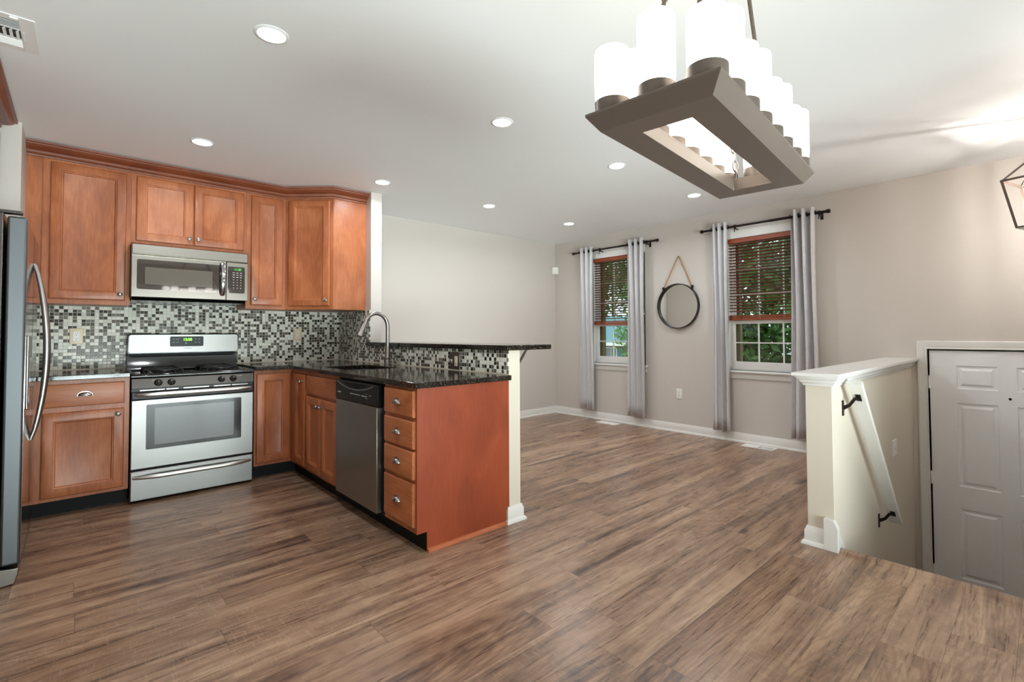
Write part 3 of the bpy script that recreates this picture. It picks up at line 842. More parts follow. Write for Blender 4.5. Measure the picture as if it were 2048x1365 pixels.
# --- faucet
f_ = thing('faucet', 'tall brushed nickel gooseneck pull-down faucet behind the sink', 'faucet', (1.60, -1.25, ZCT))
f_mb = MB(); f_mb.lathe((1.60, -1.25, ZCT), Z, [(0.030, 0), (0.030, 0.006), (0.024, 0.010), (0.023, 0.05), (0.021, 0.054), (0.020, 0.13), (0.0165, 0.16)], 24)
f_mb.build('faucet_body', M['nickel'], f_)
pts = [(1.60, -1.25, ZCT + 0.15), (1.60, -1.25, ZCT + 0.30)]
for i in range(0, 15):
    a = PI * i / 14 * 0.93
    pts.append((1.60 - 0.098 + 0.098 * math.cos(a), -1.25, ZCT + 0.315 + 0.108 * math.sin(a)))
neck = MB().tube(pts, 0.0155, 16).build('neck', M['nickel'], f_)
e0 = Vector(pts[-1]); d0 = (Vector(pts[-1]) - Vector(pts[-2])).normalized(); d0 = (d0 + Vector((-0.15, 0, 0))).normalized()
sp = MB().lathe(e0, d0, [(0.0160, 0), (0.0185, 0.008), (0.0195, 0.05), (0.024, 0.095), (0.025, 0.108), (0.020, 0.110)], 20).build('spray_head', M['nickel'], f_)
MB().obox(e0 + d0 * 0.05 + Vector((-0.016, 0, 0)), Y, d0, d0.cross(Y), 0.010, 0.04, 0.006).build('spray_button', M['slot'], sp)
hl = MB(); hl.lathe((1.60, -1.25, ZCT + 0.055), Z, [(0.031, 0), (0.034, 0.006), (0.031, 0.012)], 22); hl.tube([(1.60, -1.22, ZCT + 0.062), (1.597, -1.17, ZCT + 0.066), (1.592, -1.135, ZCT + 0.074)], [0.007, 0.006, 0.005], 10); hl.tube([(1.60, -1.28, ZCT + 0.062), (1.60, -1.345, ZCT + 0.058)], [0.009, 0.006], 10)
hl.build('lever_handle', M['nickel'], f_)

# --- dishwasher
d = thing('dishwasher', 'dishwasher with a black control panel over a stainless steel door, in the peninsula', 'dishwasher', (1.35, -1.95, 0))
D0, D1 = -1.640, -2.246
bx((1.058, -2.296, 0.10), (1.66, -1.637, ZCB - 0.004)).build('tub_housing', M['black'], d)
bx((1.024, D1, 0.108), (1.060, D0, 0.727)).build('door_panel', M['steel_dw'], d, 0.004)
bx((1.022, D1 - 0.012, 0.729), (1.060, D0, 0.858)).build('control_panel', M['black_panel'], d, 0.004)
pk = MB()
arc = [(1.0215, D0 - 0.03 - 0.53 * i / 20, 0.853 - 0.040 * math.sin(PI * i / 20) ** 0.8 - 0.006) for i in range(21)]
pk.tube(arc, 0.0035, 8); pk.build('handle_lip', M['greyprint'], d)
pk = MB(); top = [(1.0212, D0 - 0.13 - 0.34 * i / 16, 0.846) for i in range(17)]; bot = [(1.0212, D0 - 0.13 - 0.34 * i / 16, 0.842 - 0.024 * math.sin(PI * i / 16)) for i in range(17)]
pk.rings([bot, top], close_ring=False, cap0=False, cap1=False); pk.build('handle_pocket', M['black'], d)
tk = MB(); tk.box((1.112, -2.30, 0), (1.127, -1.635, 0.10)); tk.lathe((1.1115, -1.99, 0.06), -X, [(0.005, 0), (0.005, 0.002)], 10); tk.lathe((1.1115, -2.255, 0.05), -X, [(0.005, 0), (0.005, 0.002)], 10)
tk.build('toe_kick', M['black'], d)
text('brand_label', 'FRIGIDAIRE', (1.022, D0 - 0.062, 0.776), *FX, 0.011, M['legend'], d, squeeze=1.0, bold=0.0003)
lg = MB()
for i in range(7): lg.box((1.0215, D0 - 0.235 - 0.022 * i, 0.778), (1.0222, D0 - 0.249 - 0.022 * i, 0.783))
for i in range(4): lg.box((1.0215, D0 - 0.405 - 0.016 * i, 0.776), (1.0222, D0 - 0.415 - 0.016 * i, 0.783))
for (a, b) in ((0.46, 0.768), (0.475, 0.79), (0.475, 0.765), (0.475, 0.778), (0.51, 0.786), (0.53, 0.786)): lg.box((1.0215, D0 - a, b), (1.0222, D0 - a - 0.007, b + 0.005))
lg.build('printed_legend', M['legend'], d)

# --- range
R = thing('range', 'freestanding stainless steel gas range with a green clock display', 'range', (0.381, -0.35, 0))
YR = -0.655
bx((0.004, YR + 0.03, 0.04), (0.757, -0.03, 0.845)).build('range_body', M['black'], R, 0.002)
for (x, y) in ((0.06, -0.58), (0.70, -0.58), (0.06, -0.1), (0.70, -0.1)): MB().lathe((x, y, 0), Z, [(0.018, 0), (0.018, 0.012), (0.010, 0.014), (0.010, 0.042)], 14).build('leveling_foot', M['black'], R)
# storage drawer
dd = MB().panel((0.003, YR + 0.03, 0.016), *FY, 0.754, 0.203, [(0, 0), (0, 0.025), (0.006, 0.030)]).build('storage_drawer', M['steel'], R)
def bow(x0, x1, z, out, y, parent, mat, rad=0.011, droop=0.0, name='handle', flat=0.32):
    pts = []
    for i in range(25):
        t = i / 24; k = min(1, min(t, 1 - t) / flat) ; k = math.sin(k * PI / 2) ** 0.8
        pts.append((x0 + (x1 - x0) * t, y - 0.004 - out * k, z - droop * k))
    return MB().tube(pts, [rad * (0.75 + 0.25 * min(1, min(i, 24 - i) / 4)) for i in range(25)], 14).build(name, mat, parent)
bow(0.020, 0.738, 0.178, 0.042, YR + 0.002, dd, M['handle'], 0.016, 0.0, flat=0.25)
# oven door
od = MB().panel((0.003, YR + 0.03, 0.232), *FY, 0.754, 0.478, [(0, 0), (0, 0.024), (0.005, 0.030)]).build('oven_door', M['steel'], R)
bx((0.004, YR + 0.002, 0.712), (0.756, YR + 0.03, 0.766)).build('door_top_trim', M['black_panel'], od, 0.004)
def rrect(mb, O, U, V, N, w, h, rad, d0, d1, n=5):
    O, U, V, N = map(Vector, (O, U, V, N)); pts = []
    for cx, cy, a0 in ((w - rad, h - rad, 0), (rad, h - rad, 90), (rad, rad, 180), (w - rad, rad, 270)):
        for i in range(n + 1):
            a = math.radians(a0 + 90 * i / n); pts.append(O + U * (cx + rad * math.cos(a)) + V * (cy + rad * math.sin(a)) + N * d0)
    return mb.prism([tuple(p) for p in pts], N * (d1 - d0))
rrect(MB(), (0.086, YR, 0.362), *FY, 0.587, 0.312, 0.008, -0.004, 0.0015).build('window_frame', M['black_gloss'], od)
rrect(MB(), (0.134, YR, 0.390), *FY, 0.488, 0.257, 0.004, 0.0, 0.0022).build('oven_window', M['grey_glass'], od)
bow(0.028, 0.732, 0.746, 0.040, YR + 0.004, od, M['handle'], 0.017, 0.0, flat=0.10)
# vent gap with slots
vg = MB()
for x0, x1 in ((0.05, 0.19), (0.20, 0.27), (0.30, 0.46), (0.49, 0.60), (0.61, 0.72)): vg.box((x0, YR + 0.010, 0.770), (x1, YR + 0.02, 0.778))
bx((0.004, YR + 0.014, 0.764), (0.756, YR + 0.034, 0.786)).build('vent_trim', M['black_panel'], R)
vg.build('vent_slots', M['dark_steel'], R)
# control panel (slightly tilted) and knobs
cpn = MB(); cpn.prism([(0.003, YR + 0.03, 0.786), (0.003, YR - 0.004, 0.788), (0.003, YR + 0.006, 0.858), (0.003, YR + 0.03, 0.862)], (0.754, 0, 0))
cpo = cpn.build('control_panel', M['dark_steel'], R, 0.002)
NP = Vector((0, -1, 0.12)).normalized(); UP = Vector((0, 0.12, 1)).normalized()
for kx in (0.151, 0.227, 0.537, 0.615):
    c0 = Vector((kx, YR + 0.0005, 0.823))
    kb = MB().lathe(c0, NP, [(0.024, 0), (0.024, 0.003), (0.021, 0.006), (0.019, 0.016), (0.016, 0.018)], 24).obox(c0 + NP * 0.020, X, UP, NP, 0.009, 0.036, 0.012).build('knob', M['black_gloss'], cpo)
    MB().obox(c0 + NP * 0.0265 + UP * 0.010, X, UP, NP, 0.002, 0.014, 0.001).build('knob_mark', M['legend'], kb)
lg = MB()
for (x, z) in ((0.118, 0.838), (0.126, 0.844), (0.654, 0.842), (0.663, 0.842), (0.672, 0.842)):
    lg.obox((x, YR - 0.0003 + (z - 0.79) * 0.14 - 0.003, z), X, UP, NP, 0.006, 0.004, 0.001)
lg.build('printed_legend', M['legend'], cpo)
# cooktop with rolled rim
ck = MB()
def rr(i, z): return [(0.000 + i, YR - 0.010 + i, z), (0.761 - i, YR - 0.010 + i, z), (0.761 - i, -0.03, z), (0.000 + i, -0.03, z)]
ck.rings([rr(0.004, 0.862), rr(0.0, 0.866), rr(0.0, 0.878), rr(0.006, 0.888), rr(0.016, 0.890), rr(0.035, 0.882), rr(0.07, 0.880)])
cko = ck.build('cooktop', M['black_gloss'], R, smooth=60)
for gx in (0.20, 0.56):
    for gy in (-0.50, -0.22):
        bo = MB().lathe((gx, gy, 0.880), Z, [(0.055, 0), (0.050, 0.004), (0.036, 0.006), (0.036, 0.014), (0.030, 0.020), (0.010, 0.021)], 24).build('burner', M['iron'], R)
    g = MB(); a = 0.13
    for gy in (-0.50, -0.22):
        g.tube([(gx + math.cos(t) * 0.108, gy + math.sin(t) * 0.108, 0.908) for t in [2 * PI * i / 28 for i in range(29)]], 0.0055, 8)
        for q in range(4):
            t = q * PI / 2 + PI / 4; c_, s_ = math.cos(t), math.sin(t)
            g.tube([(gx + c_ * 0.150, gy + s_ * 0.150 * 0.86, 0.882), (gx + c_ * 0.140, gy + s_ * 0.140 * 0.9, 0.910), (gx + c_ * 0.108, gy + s_ * 0.108, 0.910), (gx + c_ * 0.03, gy + s_ * 0.03, 0.906)], 0.006, 8)
    g.tube([(gx, -0.39, 0.908), (gx, -0.33, 0.908)], 0.0055, 8)
    g.build('burner_grate', M['iron'], R)
# back guard
bgd = MB(); bgd.prism([(0.006, -0.02, 0.88), (0.006, -0.105, 0.884), (0.006, -0.100, 0.905), (0.006, -0.062, 0.985), (0.006, -0.062, 1.03), (0.006, -0.02, 1.03)], (0.750, 0, 0))
bgo = bgd.build('back_guard_base', M['black_gloss'], R, 0.003)
bp = rrect(MB(), (0.010, -0.03, 1.012), *FY, 0.764, 0.158, 0.022, 0.0, 0.052).build('back_guard', M['black_gloss'], R, 0.004)
rrect(MB(), (0.020, -0.082, 1.020), *FY, 0.744, 0.142, 0.018, 0.0, 0.003).build('back_guard_face', M['steel'], bp)
dpn = rrect(MB(), (0.280, -0.085, 1.066), *FY, 0.230, 0.082, 0.010, 0.0, 0.003).build('display_panel', M['black_panel'], bp)
text('clock_digits', '12:20', (0.398, -0.0885, 1.122), *FY, 0.028, M['green'], dpn if False else bp, bold=0.0006)
lg = MB()
for (x, z) in ((0.305, 1.124), (0.330, 1.124), (0.305, 1.098), (0.330, 1.098), (0.455, 1.124), (0.480, 1.124), (0.455, 1.098), (0.480, 1.098), (0.388, 1.098), (0.388, 1.088)):
    lg.box((x - 0.007, -0.0887, z), (x + 0.007, -0.0880, z + 0.003))
lg.build('printed_legend', M['legend'], bp)
text('brand_label', 'FRIGIDAIRE', (0.398, -0.0852, 1.050), *FY, 0.013, M['greyprint'], bp)
vs = MB()
vs.box((0.03, -0.078, 0.992), (0.735, -0.062, 1.010)); vs.build('oven_vent', M['black'], R)

# --- over-the-range microwave
W = thing('microwave', 'over-the-range stainless steel microwave mounted under the short wall cabinet', 'microwave', (0.381, -0.22, 1.437))
YM = -0.449
bx((0.004, YM + 0.03, 1.438), (0.757, -0.011, 1.832)).build('microwave_body', M['black'], W)
MB().panel((0.004, YM + 0.03, 1.751), *FY, 0.753, 0.079, [(0, 0), (0, 0.024), (0.006, 0.031)]).build('top_grille', M['steel_mw'], W)
md = MB().panel((0.004, YM + 0.03, 1.438), *FY, 0.597, 0.309, [(0, 0), (0, 0.026), (0.004, 0.030)]).build('microwave_door', M['steel_mw'], W)
rrect(MB(), (0.036, YM, 1.497), *FY, 0.562, 0.220, 0.014, 0.0, 0.0012).build('door_glass', M['mw_glass'], md)
rrect(MB(), (0.083, YM, 1.535), *FY, 0.424, 0.126, 0.002, 0.0, 0.0018).build('door_mesh_window', M['mw_mesh'], md)
hp = [(0.574, YM - 0.002, 1.735), (0.574, YM - 0.022, 1.728), (0.574, YM - 0.038, 1.69), (0.574, YM - 0.044, 1.60), (0.574, YM - 0.038, 1.52), (0.574, YM - 0.022, 1.485), (0.574, YM - 0.002, 1.478)]
hm = MB(); Rr = []
for i, p in enumerate(hp):
    q0 = Vector(hp[max(i - 1, 0)]); q1 = Vector(hp[min(i + 1, len(hp) - 1)]); T_ = (q1 - q0).normalized(); A_ = X; B_ = T_.cross(A_)
    Rr.append([Vector(p) + A_ * (0.016 * math.cos(a)) + B_ * (0.007 * math.sin(a)) for a in [2 * PI * k / 16 for k in range(16)]])
hm.rings(Rr).build('handle', M['chrome'], md)
cpm = MB().panel((0.603, YM + 0.03, 1.438), *FY, 0.154, 0.309, [(0, 0), (0, 0.026), (0.003, 0.030)]).build('control_side', M['steel_mw'], W)
rrect(MB(), (0.612, YM, 1.497), *FY, 0.122, 0.216, 0.012, 0.0, 0.0012).build('control_panel', M['mw_glass'], cpm)
text('clock_digits', '11:20', (0.682, YM - 0.0012, 1.690), *FY, 0.023, M['dimgreen'], cpm)
lg = MB()
for row in range(3):
    for c_ in range(3): lg.box((0.645 + 0.026 * c_, YM - 0.0020, 1.662 - 0.018 * row), (0.661 + 0.026 * c_, YM - 0.0012, 1.666 - 0.018 * row))
for row in range(4):
    for c_ in range(3): lg.box((0.650 + 0.026 * c_, YM - 0.0020, 1.604 - 0.022 * row), (0.656 + 0.026 * c_, YM - 0.0012, 1.609 - 0.022 * row))
lg.build('printed_legend', M['legend'], cpm)
ub = MB(); ub.prism([(0.012, YM + 0.035, 1.437), (0.012, YM + 0.06, 1.418), (0.012, -0.06, 1.410), (0.012, -0.02, 1.4375)], (0.735, 0, 0)); ub.build('bottom_vent', M['dark_steel'], W)

# --- refrigerator
Fg = thing('refrigerator', 'stainless steel side-by-side refrigerator at the left edge, seen almost edge on', 'refrigerator', (-0.85, -1.2, 0))
FXf, F0, F1 = -0.458, -1.66, -0.765
bx((XL + 0.05, F0 + 0.004, 0.03), (-0.535, F1 - 0.004, 1.735)).build('cabinet_body', M['dark_steel'], Fg, 0.004)
GAP = -1.175
nd = bx((FXf - 0.066, F0, 0.098), (FXf, GAP - 0.003, 1.722)).build('door', M['steelz'], Fg, 0.010, seg=3)
fd = bx((FXf - 0.066, GAP + 0.003, 0.098), (FXf, F1, 1.722)).build('door', M['steelz'], Fg, 0.010, seg=3)
bx((FXf - 0.0005, F0 + 0.012, 0.11), (FXf + 0.0012, GAP - 0.012, 1.71)).build('door_face', M['steel_mirror'], nd)
bx((FXf - 0.0005, GAP + 0.012, 0.11), (FXf + 0.0012, F1 - 0.012, 1.71)).build('door_face', M['steel_mirror'], fd)
for (yy, par) in ((GAP - 0.035, nd), (GAP + 0.035, fd)):
    pts = []
    for i in range(21):
        t = i / 20; k = math.sin(PI * t)
        pts.append((FXf + 0.004 + 0.056 * k ** 0.75, yy, 0.60 + 0.95 * t))
    MB().tube(pts, [0.009 + 0.006 * math.sin(PI * i / 20) for i in range(21)], 14).build('handle', M['nickel'], par)
dsp = MB(); dsp.box((FXf, -1.55, 0.80), (FXf + 0.010, -1.33, 1.16)); dspo = dsp.build('dispenser_frame', M['nickel'], nd, 0.004)
bx((FXf + 0.004, -1.53, 0.83), (FXf + 0.0108, -1.35, 1.05)).build('dispenser_recess', M['black_gloss'], dspo)
hc = MB(); hc.box((-0.60, F0 + 0.01, 1.736), (-0.475, F0 + 0.06, 1.750)); hc.build('hinge_cover', M['dark_steel'], Fg, 0.003)
kg = MB(); kg.prism([(-0.535, F0 + 0.012, 0.0), (-0.475, F0 + 0.012, 0.006), (-0.462, F0 + 0.012, 0.05), (-0.462, F0 + 0.012, 0.075), (-0.535, F0 + 0.012, 0.085)], (0, F1 - F0 - 0.024, 0))
kg.build('kick_grille', M['nickel'], Fg, 0.004)

# ---------------------------------------------------------------- outlets, switches, sensor
def outlet(label, C, axes, w=0.070, h=0.115, plate='white_plastic', body='white_plastic', dx=0.0, toggles=(), duplex=True, cat='outlet', name='outlet', group=None):
    U, V, N = axes; C = Vector(C)
    r = thing(name, label, cat, C, group)
    MB().panel(C - U * (w / 2) - V * (h / 2), U, V, N, w, h, [(0, 0), (0, 0.003), (0.003, 0.006), (0.006, 0.0065)]).build('cover_plate', M[plate], r)
    if duplex:
        b = MB().obox(C + U * dx + N * 0.0075, U, V, N, 0.034, 0.068, 0.003).build('receptacle', M[body], r)
        s = MB()
        for k in (-1, 1):
            for q in (-1, 1): s.obox(C + U * (dx + q * 0.006) + V * (k * 0.018 + 0.003) + N * 0.0092, U, V, N, 0.0022, 0.009, 0.001)
            s.obox(C + U * dx + V * (k * 0.018 - 0.009) + N * 0.0092, U, V, N, 0.005, 0.005, 0.001)
        s.build('slots', M['slot'], b)
    for tx in toggles:
        MB().obox(C + U * tx + N * 0.007, U, V, N, 0.010, 0.024, 0.002).obox(C + U * tx + V * 0.004 + N * 0.013, U, (V + N * 0.6).normalized(), (N - V * 0.6).normalized(), 0.006, 0.016, 0.008).build('toggle', M[body], r)
    return r
outlet('beige duplex outlet on the mosaic wall left of the range', (-0.281, -0.0105, 1.154), FY, 0.076, 0.120, 'beige_plastic', 'white_plastic')
outlet('beige duplex outlet on the mosaic wall right of the range', (1.293, -0.0105, 1.157), FY, 0.074, 0.118, 'beige_plastic', 'ivory')
outlet('dark brown switch and outlet plate on the mosaic under the bar top', (1.683, -2.092, 0.968), FX, 0.118, 0.122, 'brown_plastic', 'ivory', dx=0.026, toggles=(-0.026,), cat='outlet', name='switch_and_outlet')
outlet('white wall outlet low between the two windows', (XR, -1.985, 0.446), FX, 0.072, 0.118)
outlet('white double light switch on the cream wall of the stairwell below the handrail', (4.17, HY1, 0.305), FY, 0.118, 0.118, toggles=(-0.023, 0.023), duplex=False, cat='light switch', name='light_switch')
ms = thing('motion_sensor', 'small white alarm motion sensor high in the corner of the living area', 'sensor', (4.872, -0.036, 2.02))
mm = MB(); mm.prism([(XR - 0.001, -0.075, 2.02), (XR - 0.028, -0.085, 2.02), (XR - 0.085, -0.028, 2.02), (XR - 0.075, -0.001, 2.02), (XR - 0.001, -0.001, 2.02)], (0, 0, 0.105)); mo = mm.build('sensor_body', M['white_plastic'], ms, 0.006)
dv = Vector((-1, -1, 0)).normalized(); MB().obox(Vector((XR - 0.058, -0.058, 2.052)) + dv * 0.001, dv.cross(Z), Z, dv, 0.045, 0.03, 0.004).build('sensor_lens', M['ivory'], ms, 0.001)

# ---------------------------------------------------------------- recessed lights
def rec_light(x, y):
    r = thing('recessed_light', None, 'ceiling light', (x, y, CEIL - 0.006), 'recessed ceiling lights')
    MB().lathe((x, y, CEIL), -Z, [(0.070, 0), (0.070, 0.0015), (0.066, 0.004), (0.056, 0.005), (0.056, 0.003)], 40, cap1=False).build('trim_ring', M['ceil'], r)
    MB().lathe((x, y, CEIL - 0.0008), -Z, [(0.0555, 0), (0.0555, 0.0045), (0.03, 0.0075)], 40).build('lens', M['led'], r)
    return r
RL = {(0, 0): 'lit recessed ceiling light nearest the camera, in front of the wall cabinets', (1, 0): 'lit recessed ceiling light just left of the chandelier',
      (2, 0): 'lit recessed ceiling light just below the chandelier, left of its lowest corner', (3, 0): 'lit recessed ceiling light tucked against the lowest corner of the chandelier, nearest the right window',
      (0, 1): 'lit recessed ceiling light above the wall cabinet over the microwave', (1, 1): 'lit recessed ceiling light beside the top of the white column',
      (2, 1): 'lit recessed ceiling light over the empty living room wall, between the column and the corner', (3, 1): 'lit recessed ceiling light nearest the far corner of the room'}
l0 = None
for i, (x, y) in enumerate(LAMP_XY):
    if l0 is None: l0 = rec_light(x, y); o = l0
    else: o = copy_tree(l0); o.location = (x, y, CEIL - 0.006)
    o['label'] = RL[(i % 4, i // 4)]

# ---------------------------------------------------------------- vents
v = thing('ceiling_vent', 'white metal ceiling air vent at the top left corner', 'vent', (-0.60, -1.93, CEIL - 0.01))
vm = MB(); x0, x1, y0, y1 = -0.80, -0.425, -2.095, -1.765
za = CEIL - 0.004
vm.frame('z', za, CEIL, x0, x1, y0, y1, 0.045, 0.05, 0.045, 0.045)
for yy in (y0 + 0.115, y0 + 0.205): vm.box((x0 + 0.046, yy, za + 0.0005), (x1 - 0.051, yy + 0.012, CEIL - 0.0005))
vm.build('vent_frame', M['white_plastic'], v, 0.002)
bx((x0 + 0.046, y0 + 0.046, CEIL - 0.0012), (x1 - 0.051, y1 - 0.046, CEIL - 0.0004)).build('duct_shade_sheet', M['vent_dark'], v)  # dark sheet paints the shade behind the louvers, no duct is modelled
sl = MB()
for k in range(5):
    for (ya, sgn) in ((y0 + 0.050, 1), (y0 + 0.222, -1)):
        yy = ya + k * 0.0135; sl.obox(((x0 + x1) / 2, yy, CEIL - 0.005), X, Vector((0, 1, 0.8 * sgn)).normalized(), Vector((0, -0.8 * sgn, 1)).normalized(), x1 - x0 - 0.1, 0.010, 0.0012)
for k in range(15):
    xx = x0 + 0.055 + k * 0.020; sl.obox((xx, y0 + 0.166, CEIL - 0.006), Y, Vector((1, 0, 1.0)).normalized(), Vector((1, 0, -1.0)).normalized(), 0.078, 0.012, 0.0012)
sl.box((-0.50, y0 + 0.01, CEIL - 0.010), (-0.475, y0 + 0.022, CEIL - 0.003))
sl.build('louvers', M['white_plastic'], v)
def floor_vent(x, y):
    v = thing('floor_vent', None, 'vent', (x, y, 0))
    w, l = 0.135, 0.31
    m = MB().frame('z', 0.0, 0.005, x - w / 2, x + w / 2, y - l / 2, y + l / 2, 0.022, 0.022, 0.022, 0.022)
    m.box((x - w / 2 + 0.0225, y, 0), (x + w / 2 - 0.0225, y + l / 2 - 0.0225, 0.004))
    m.build('vent_frame', M['white_plastic'], v, 0.001)
    bx((x - w / 2 + 0.0225, y - l / 2 + 0.0225, 0.0003), (x + w / 2 - 0.0225, y - 0.001, 0.0012)).build('duct_shade_sheet', M['vent_dark'], v)  # flat dark sheet in place of the shade under the register
    s = MB()
    for k in range(11):
        yy = y - 0.014 - k * 0.0108; s.obox((x, yy, 0.003), X, Vector((0, 1, 0.9)).normalized(), Vector((0, -0.9, 1)).normalized(), w - 0.04, 0.005, 0.001)
    s.build('louvers', M['white_plastic'], v)
    return v
fv = floor_vent(4.765, -1.06); fv['label'] = 'white floor register below the left window'
f2 = copy_tree(fv); f2.location = (4.80, -2.92, 0); f2['label'] = 'white floor register below the right window'

# ---------------------------------------------------------------- curtain rods, curtains, blinds
XR_ = 4.828
def rod(label, y0, y1, z, by):
    r = thing('curtain_rod', label, 'curtain rod', (XR_, (y0 + y1) / 2, z))
    MB().tube([(XR_, y0, z), (XR_, (y0 + y1) / 2 - .1, z)], 0.0135, 16).tube([(XR_, (y0 + y1) / 2 - .1, z), (XR_, y1, z)], 0.0118, 16).build('rod_tube', M['rod'], r)
    for y, s in ((y0, -1), (y1, 1)):
        MB().lathe((XR_, y - s * 0.012, z), Y * s, [(0.014, 0), (0.019, 0.002), (0.019, 0.026), (0.015, 0.030)], 18).build('finial', M['rod'], r)
    for y in by:
        b = MB(); b.box((XR - 0.004, y - 0.012, z - 0.055), (XR, y + 0.012, z + 0.025)); b.box((XR_ - 0.004, y - 0.006, z - 0.028), (XR, y + 0.006, z - 0.016)); b.lathe((XR_, y - 0.008, z), Y, [(0.019, 0), (0.019, 0.016)], 16); b.tube([(XR_ - 0.012, y, z - 0.02), (XR_ - 0.012, y, z - 0.062)], 0.004, 8)
        b.build('bracket', M['rod'], r)
rod('black curtain rod over the left window', -1.765, -0.44, 2.270, (-1.62, -0.90))
rod('black curtain rod over the right window', -3.565, -2.335, 2.280, (-3.492, -2.70))
def curtain(label, y0, y1, zt, zb, folds, amp, flare=0.0, seed=1, back=None):
    """pleated grommet panel hung on the rod; y0<y1"""
    rnd = random.Random(seed)
    r = thing('curtain', label, 'curtain', (XR_, (y0 + y1) / 2, zb), 'grey patterned curtain panels')
    n = folds * 14; rows = 16; V = []; F = []
    ph = [rnd.uniform(-0.25, 0.25) for _ in range(folds + 2)]
    am = [rnd.uniform(0.75, 1.15) for _ in range(folds + 2)]
    for j in range(rows + 1):
        t = j / rows; z = zt + (zb - zt) * t
        ya = y0 - flare * t * 0.6; yb = y1 + flare * t * 0.4
        for i in range(n + 1):
            u = i / n; fi = u * folds; k = int(min(fi, folds - 1e-6))
            w = am[k] * (1 - (fi - k)) + am[k + 1] * (fi - k)
            a = amp * w * (1.0 - 0.15 * t + 0.12 * math.sin(3 * t + k))
            s = math.sin(2 * PI * fi + ph[k] * t)
            x = XR_ - 0.008 - a * (abs(s) ** 0.8) * (1 if s > 0 else -1) * (1 if s > 0 else min(1, 0.060 / amp))
            yy = ya + (yb - ya) * u + 0.012 * math.sin(4 * PI * fi + 1.0) * t + 0.006 * math.sin(5 * t + fi)
            V.append((min(x, XR - 0.012), yy, z - (0.006 * math.sin(7 * u) if j == rows else 0)))
    mb = MB(); mb.v = V
    for j in range(rows):
        for i in range(n):
            a = j * (n + 1) + i; mb.f.append([a, a + 1, a + n + 2, a + n + 1])
    o = mb.build('fabric_panel', M['curtain'], r, smooth=80)
    sd = o.modifiers.new('solid', 'SOLIDIFY'); sd.thickness = 0.0018; sd.offset = 0
    zr = zt - 0.05
    g = MB()
    for k in range(folds * 2 + 1):
        yy = y0 + (y1 - y0) * k / (folds * 2)
        g.tube([(XR_ + math.cos(a) * 0.021, yy + 0.002, zr + math.sin(a) * 0.021) for a in [2 * PI * q / 16 for q in range(17)]], 0.004, 6)
    g.build('grommets', M['rod'], r)
    return r
curtain('grey damask curtain panel at the far left of the left window', -0.790, -0.560, 2.325, 0.135, 3, 0.048, 0.0, 3)
curtain('grey damask curtain panel between the left window and the round mirror', -1.585, -1.345, 2.325, 0.125, 3, 0.052, 0.0, 5)
curtain('grey damask curtain panel between the round mirror and the right window', -2.625, -2.445, 2.335, 0.105, 3, 0.050, 0.0, 8)
curtain('widest grey damask curtain panel, right of the right window beside the stair half wall', -3.46, -3.245, 2.335, 0.135, 3, 0.058, 0.03, 12)
def blind(label, y0, y1, zt, zb):
    r = thing('window_blind', label, 'blind', (XR + 0.03, (y0 + y1) / 2, zb), 'wooden window blinds')
    y0 += 0.006; y1 -= 0.006; xc = XR + 0.026
    bx((XR - 0.002, y0, zt - 0.048), (XR + 0.048, y1, zt)).build('valance', M['valance'], r, 0.003)
    n = int(round((zt - 0.06 - (zb + 0.065)) / 0.0325)); sl = MB()
    for k in range(n):
        z = zt - 0.066 - k * 0.0325; sl.obox((xc, (y0 + y1) / 2, z), Y, Vector((1, 0, -0.22)).normalized(), Vector((0.22, 0, 1)).normalized(), y1 - y0, 0.040, 0.0028)
    sl.build('slats', M['blind'], r)
    st_ = MB()
    for k in range(6): st_.box((xc - 0.02, y0, zb + 0.022 + k * 0.0055), (xc + 0.02, y1, zb + 0.0255 + k * 0.0055))
    st_.build('stacked_slats', M['valance'], r)
    bx((xc - 0.021, y0, zb), (xc + 0.021, y1, zb + 0.020)).build('bottom_rail', M['valance'], r, 0.003)
    c = MB()
    for f in (0.17, 0.83):
        yy = y0 + (y1 - y0) * f
        for dx in (-0.020, 0.020): c.tube([(xc + dx, yy, zt - 0.03), (xc + dx, yy, zb + 0.01)], 0.0011, 5)
        c.tube([(xc - 0.022, yy + .004, zb + 0.055), (xc - 0.023, yy + .006, zb + 0.012)], 0.004, 6)
    c.build('ladder_cords', M['slot'], r)
blind('dark cherry wood blind half lowered over the left window', W1[0], W1[1], ZH, 1.268)
blind('dark cherry wood blind half lowered over the right window', W2[0], W2[1], ZH, 1.288)

# ---------------------------------------------------------------- round mirror on a rope
mr = thing('wall_mirror', 'round black-framed mirror hanging on a tan rope between the windows', 'mirror', (XR - 0.03, -1.995, 1.215))
MC = Vector((XR, -1.995, 1.470)); RM = 0.262
MB().lathe(MC, -X, [(RM - 0.002, 0.001), (RM, 0.002), (RM, 0.046), (RM - 0.003, 0.048), (RM - 0.009, 0.046), (RM - 0.009, 0.012)], 72, cap1=False).build('mirror_frame', M['rod'], mr)
MB().lathe(MC, -X, [(RM - 0.010, 0.001), (RM - 0.010, 0.013)], 72).build('mirror_glass', M['mirror'], mr, smooth=20)
top = Vector((XR - 0.012, -2.005, 2.055))
for s in (-1, 1):
    a = MC + Vector((-0.024, s * 0.187, 0.208))
    b = MB().obox(a + Vector((0, -s * 0.004, 0.002)), Y, Z, X, 0.018, 0.045, 0.022); b.lathe(a + Vector((0.0, 0, 0.012)), Y * s, [(0.006, 0), (0.006, 0.014)], 10)
    b.build('rope_clasp', M['rod'], mr)
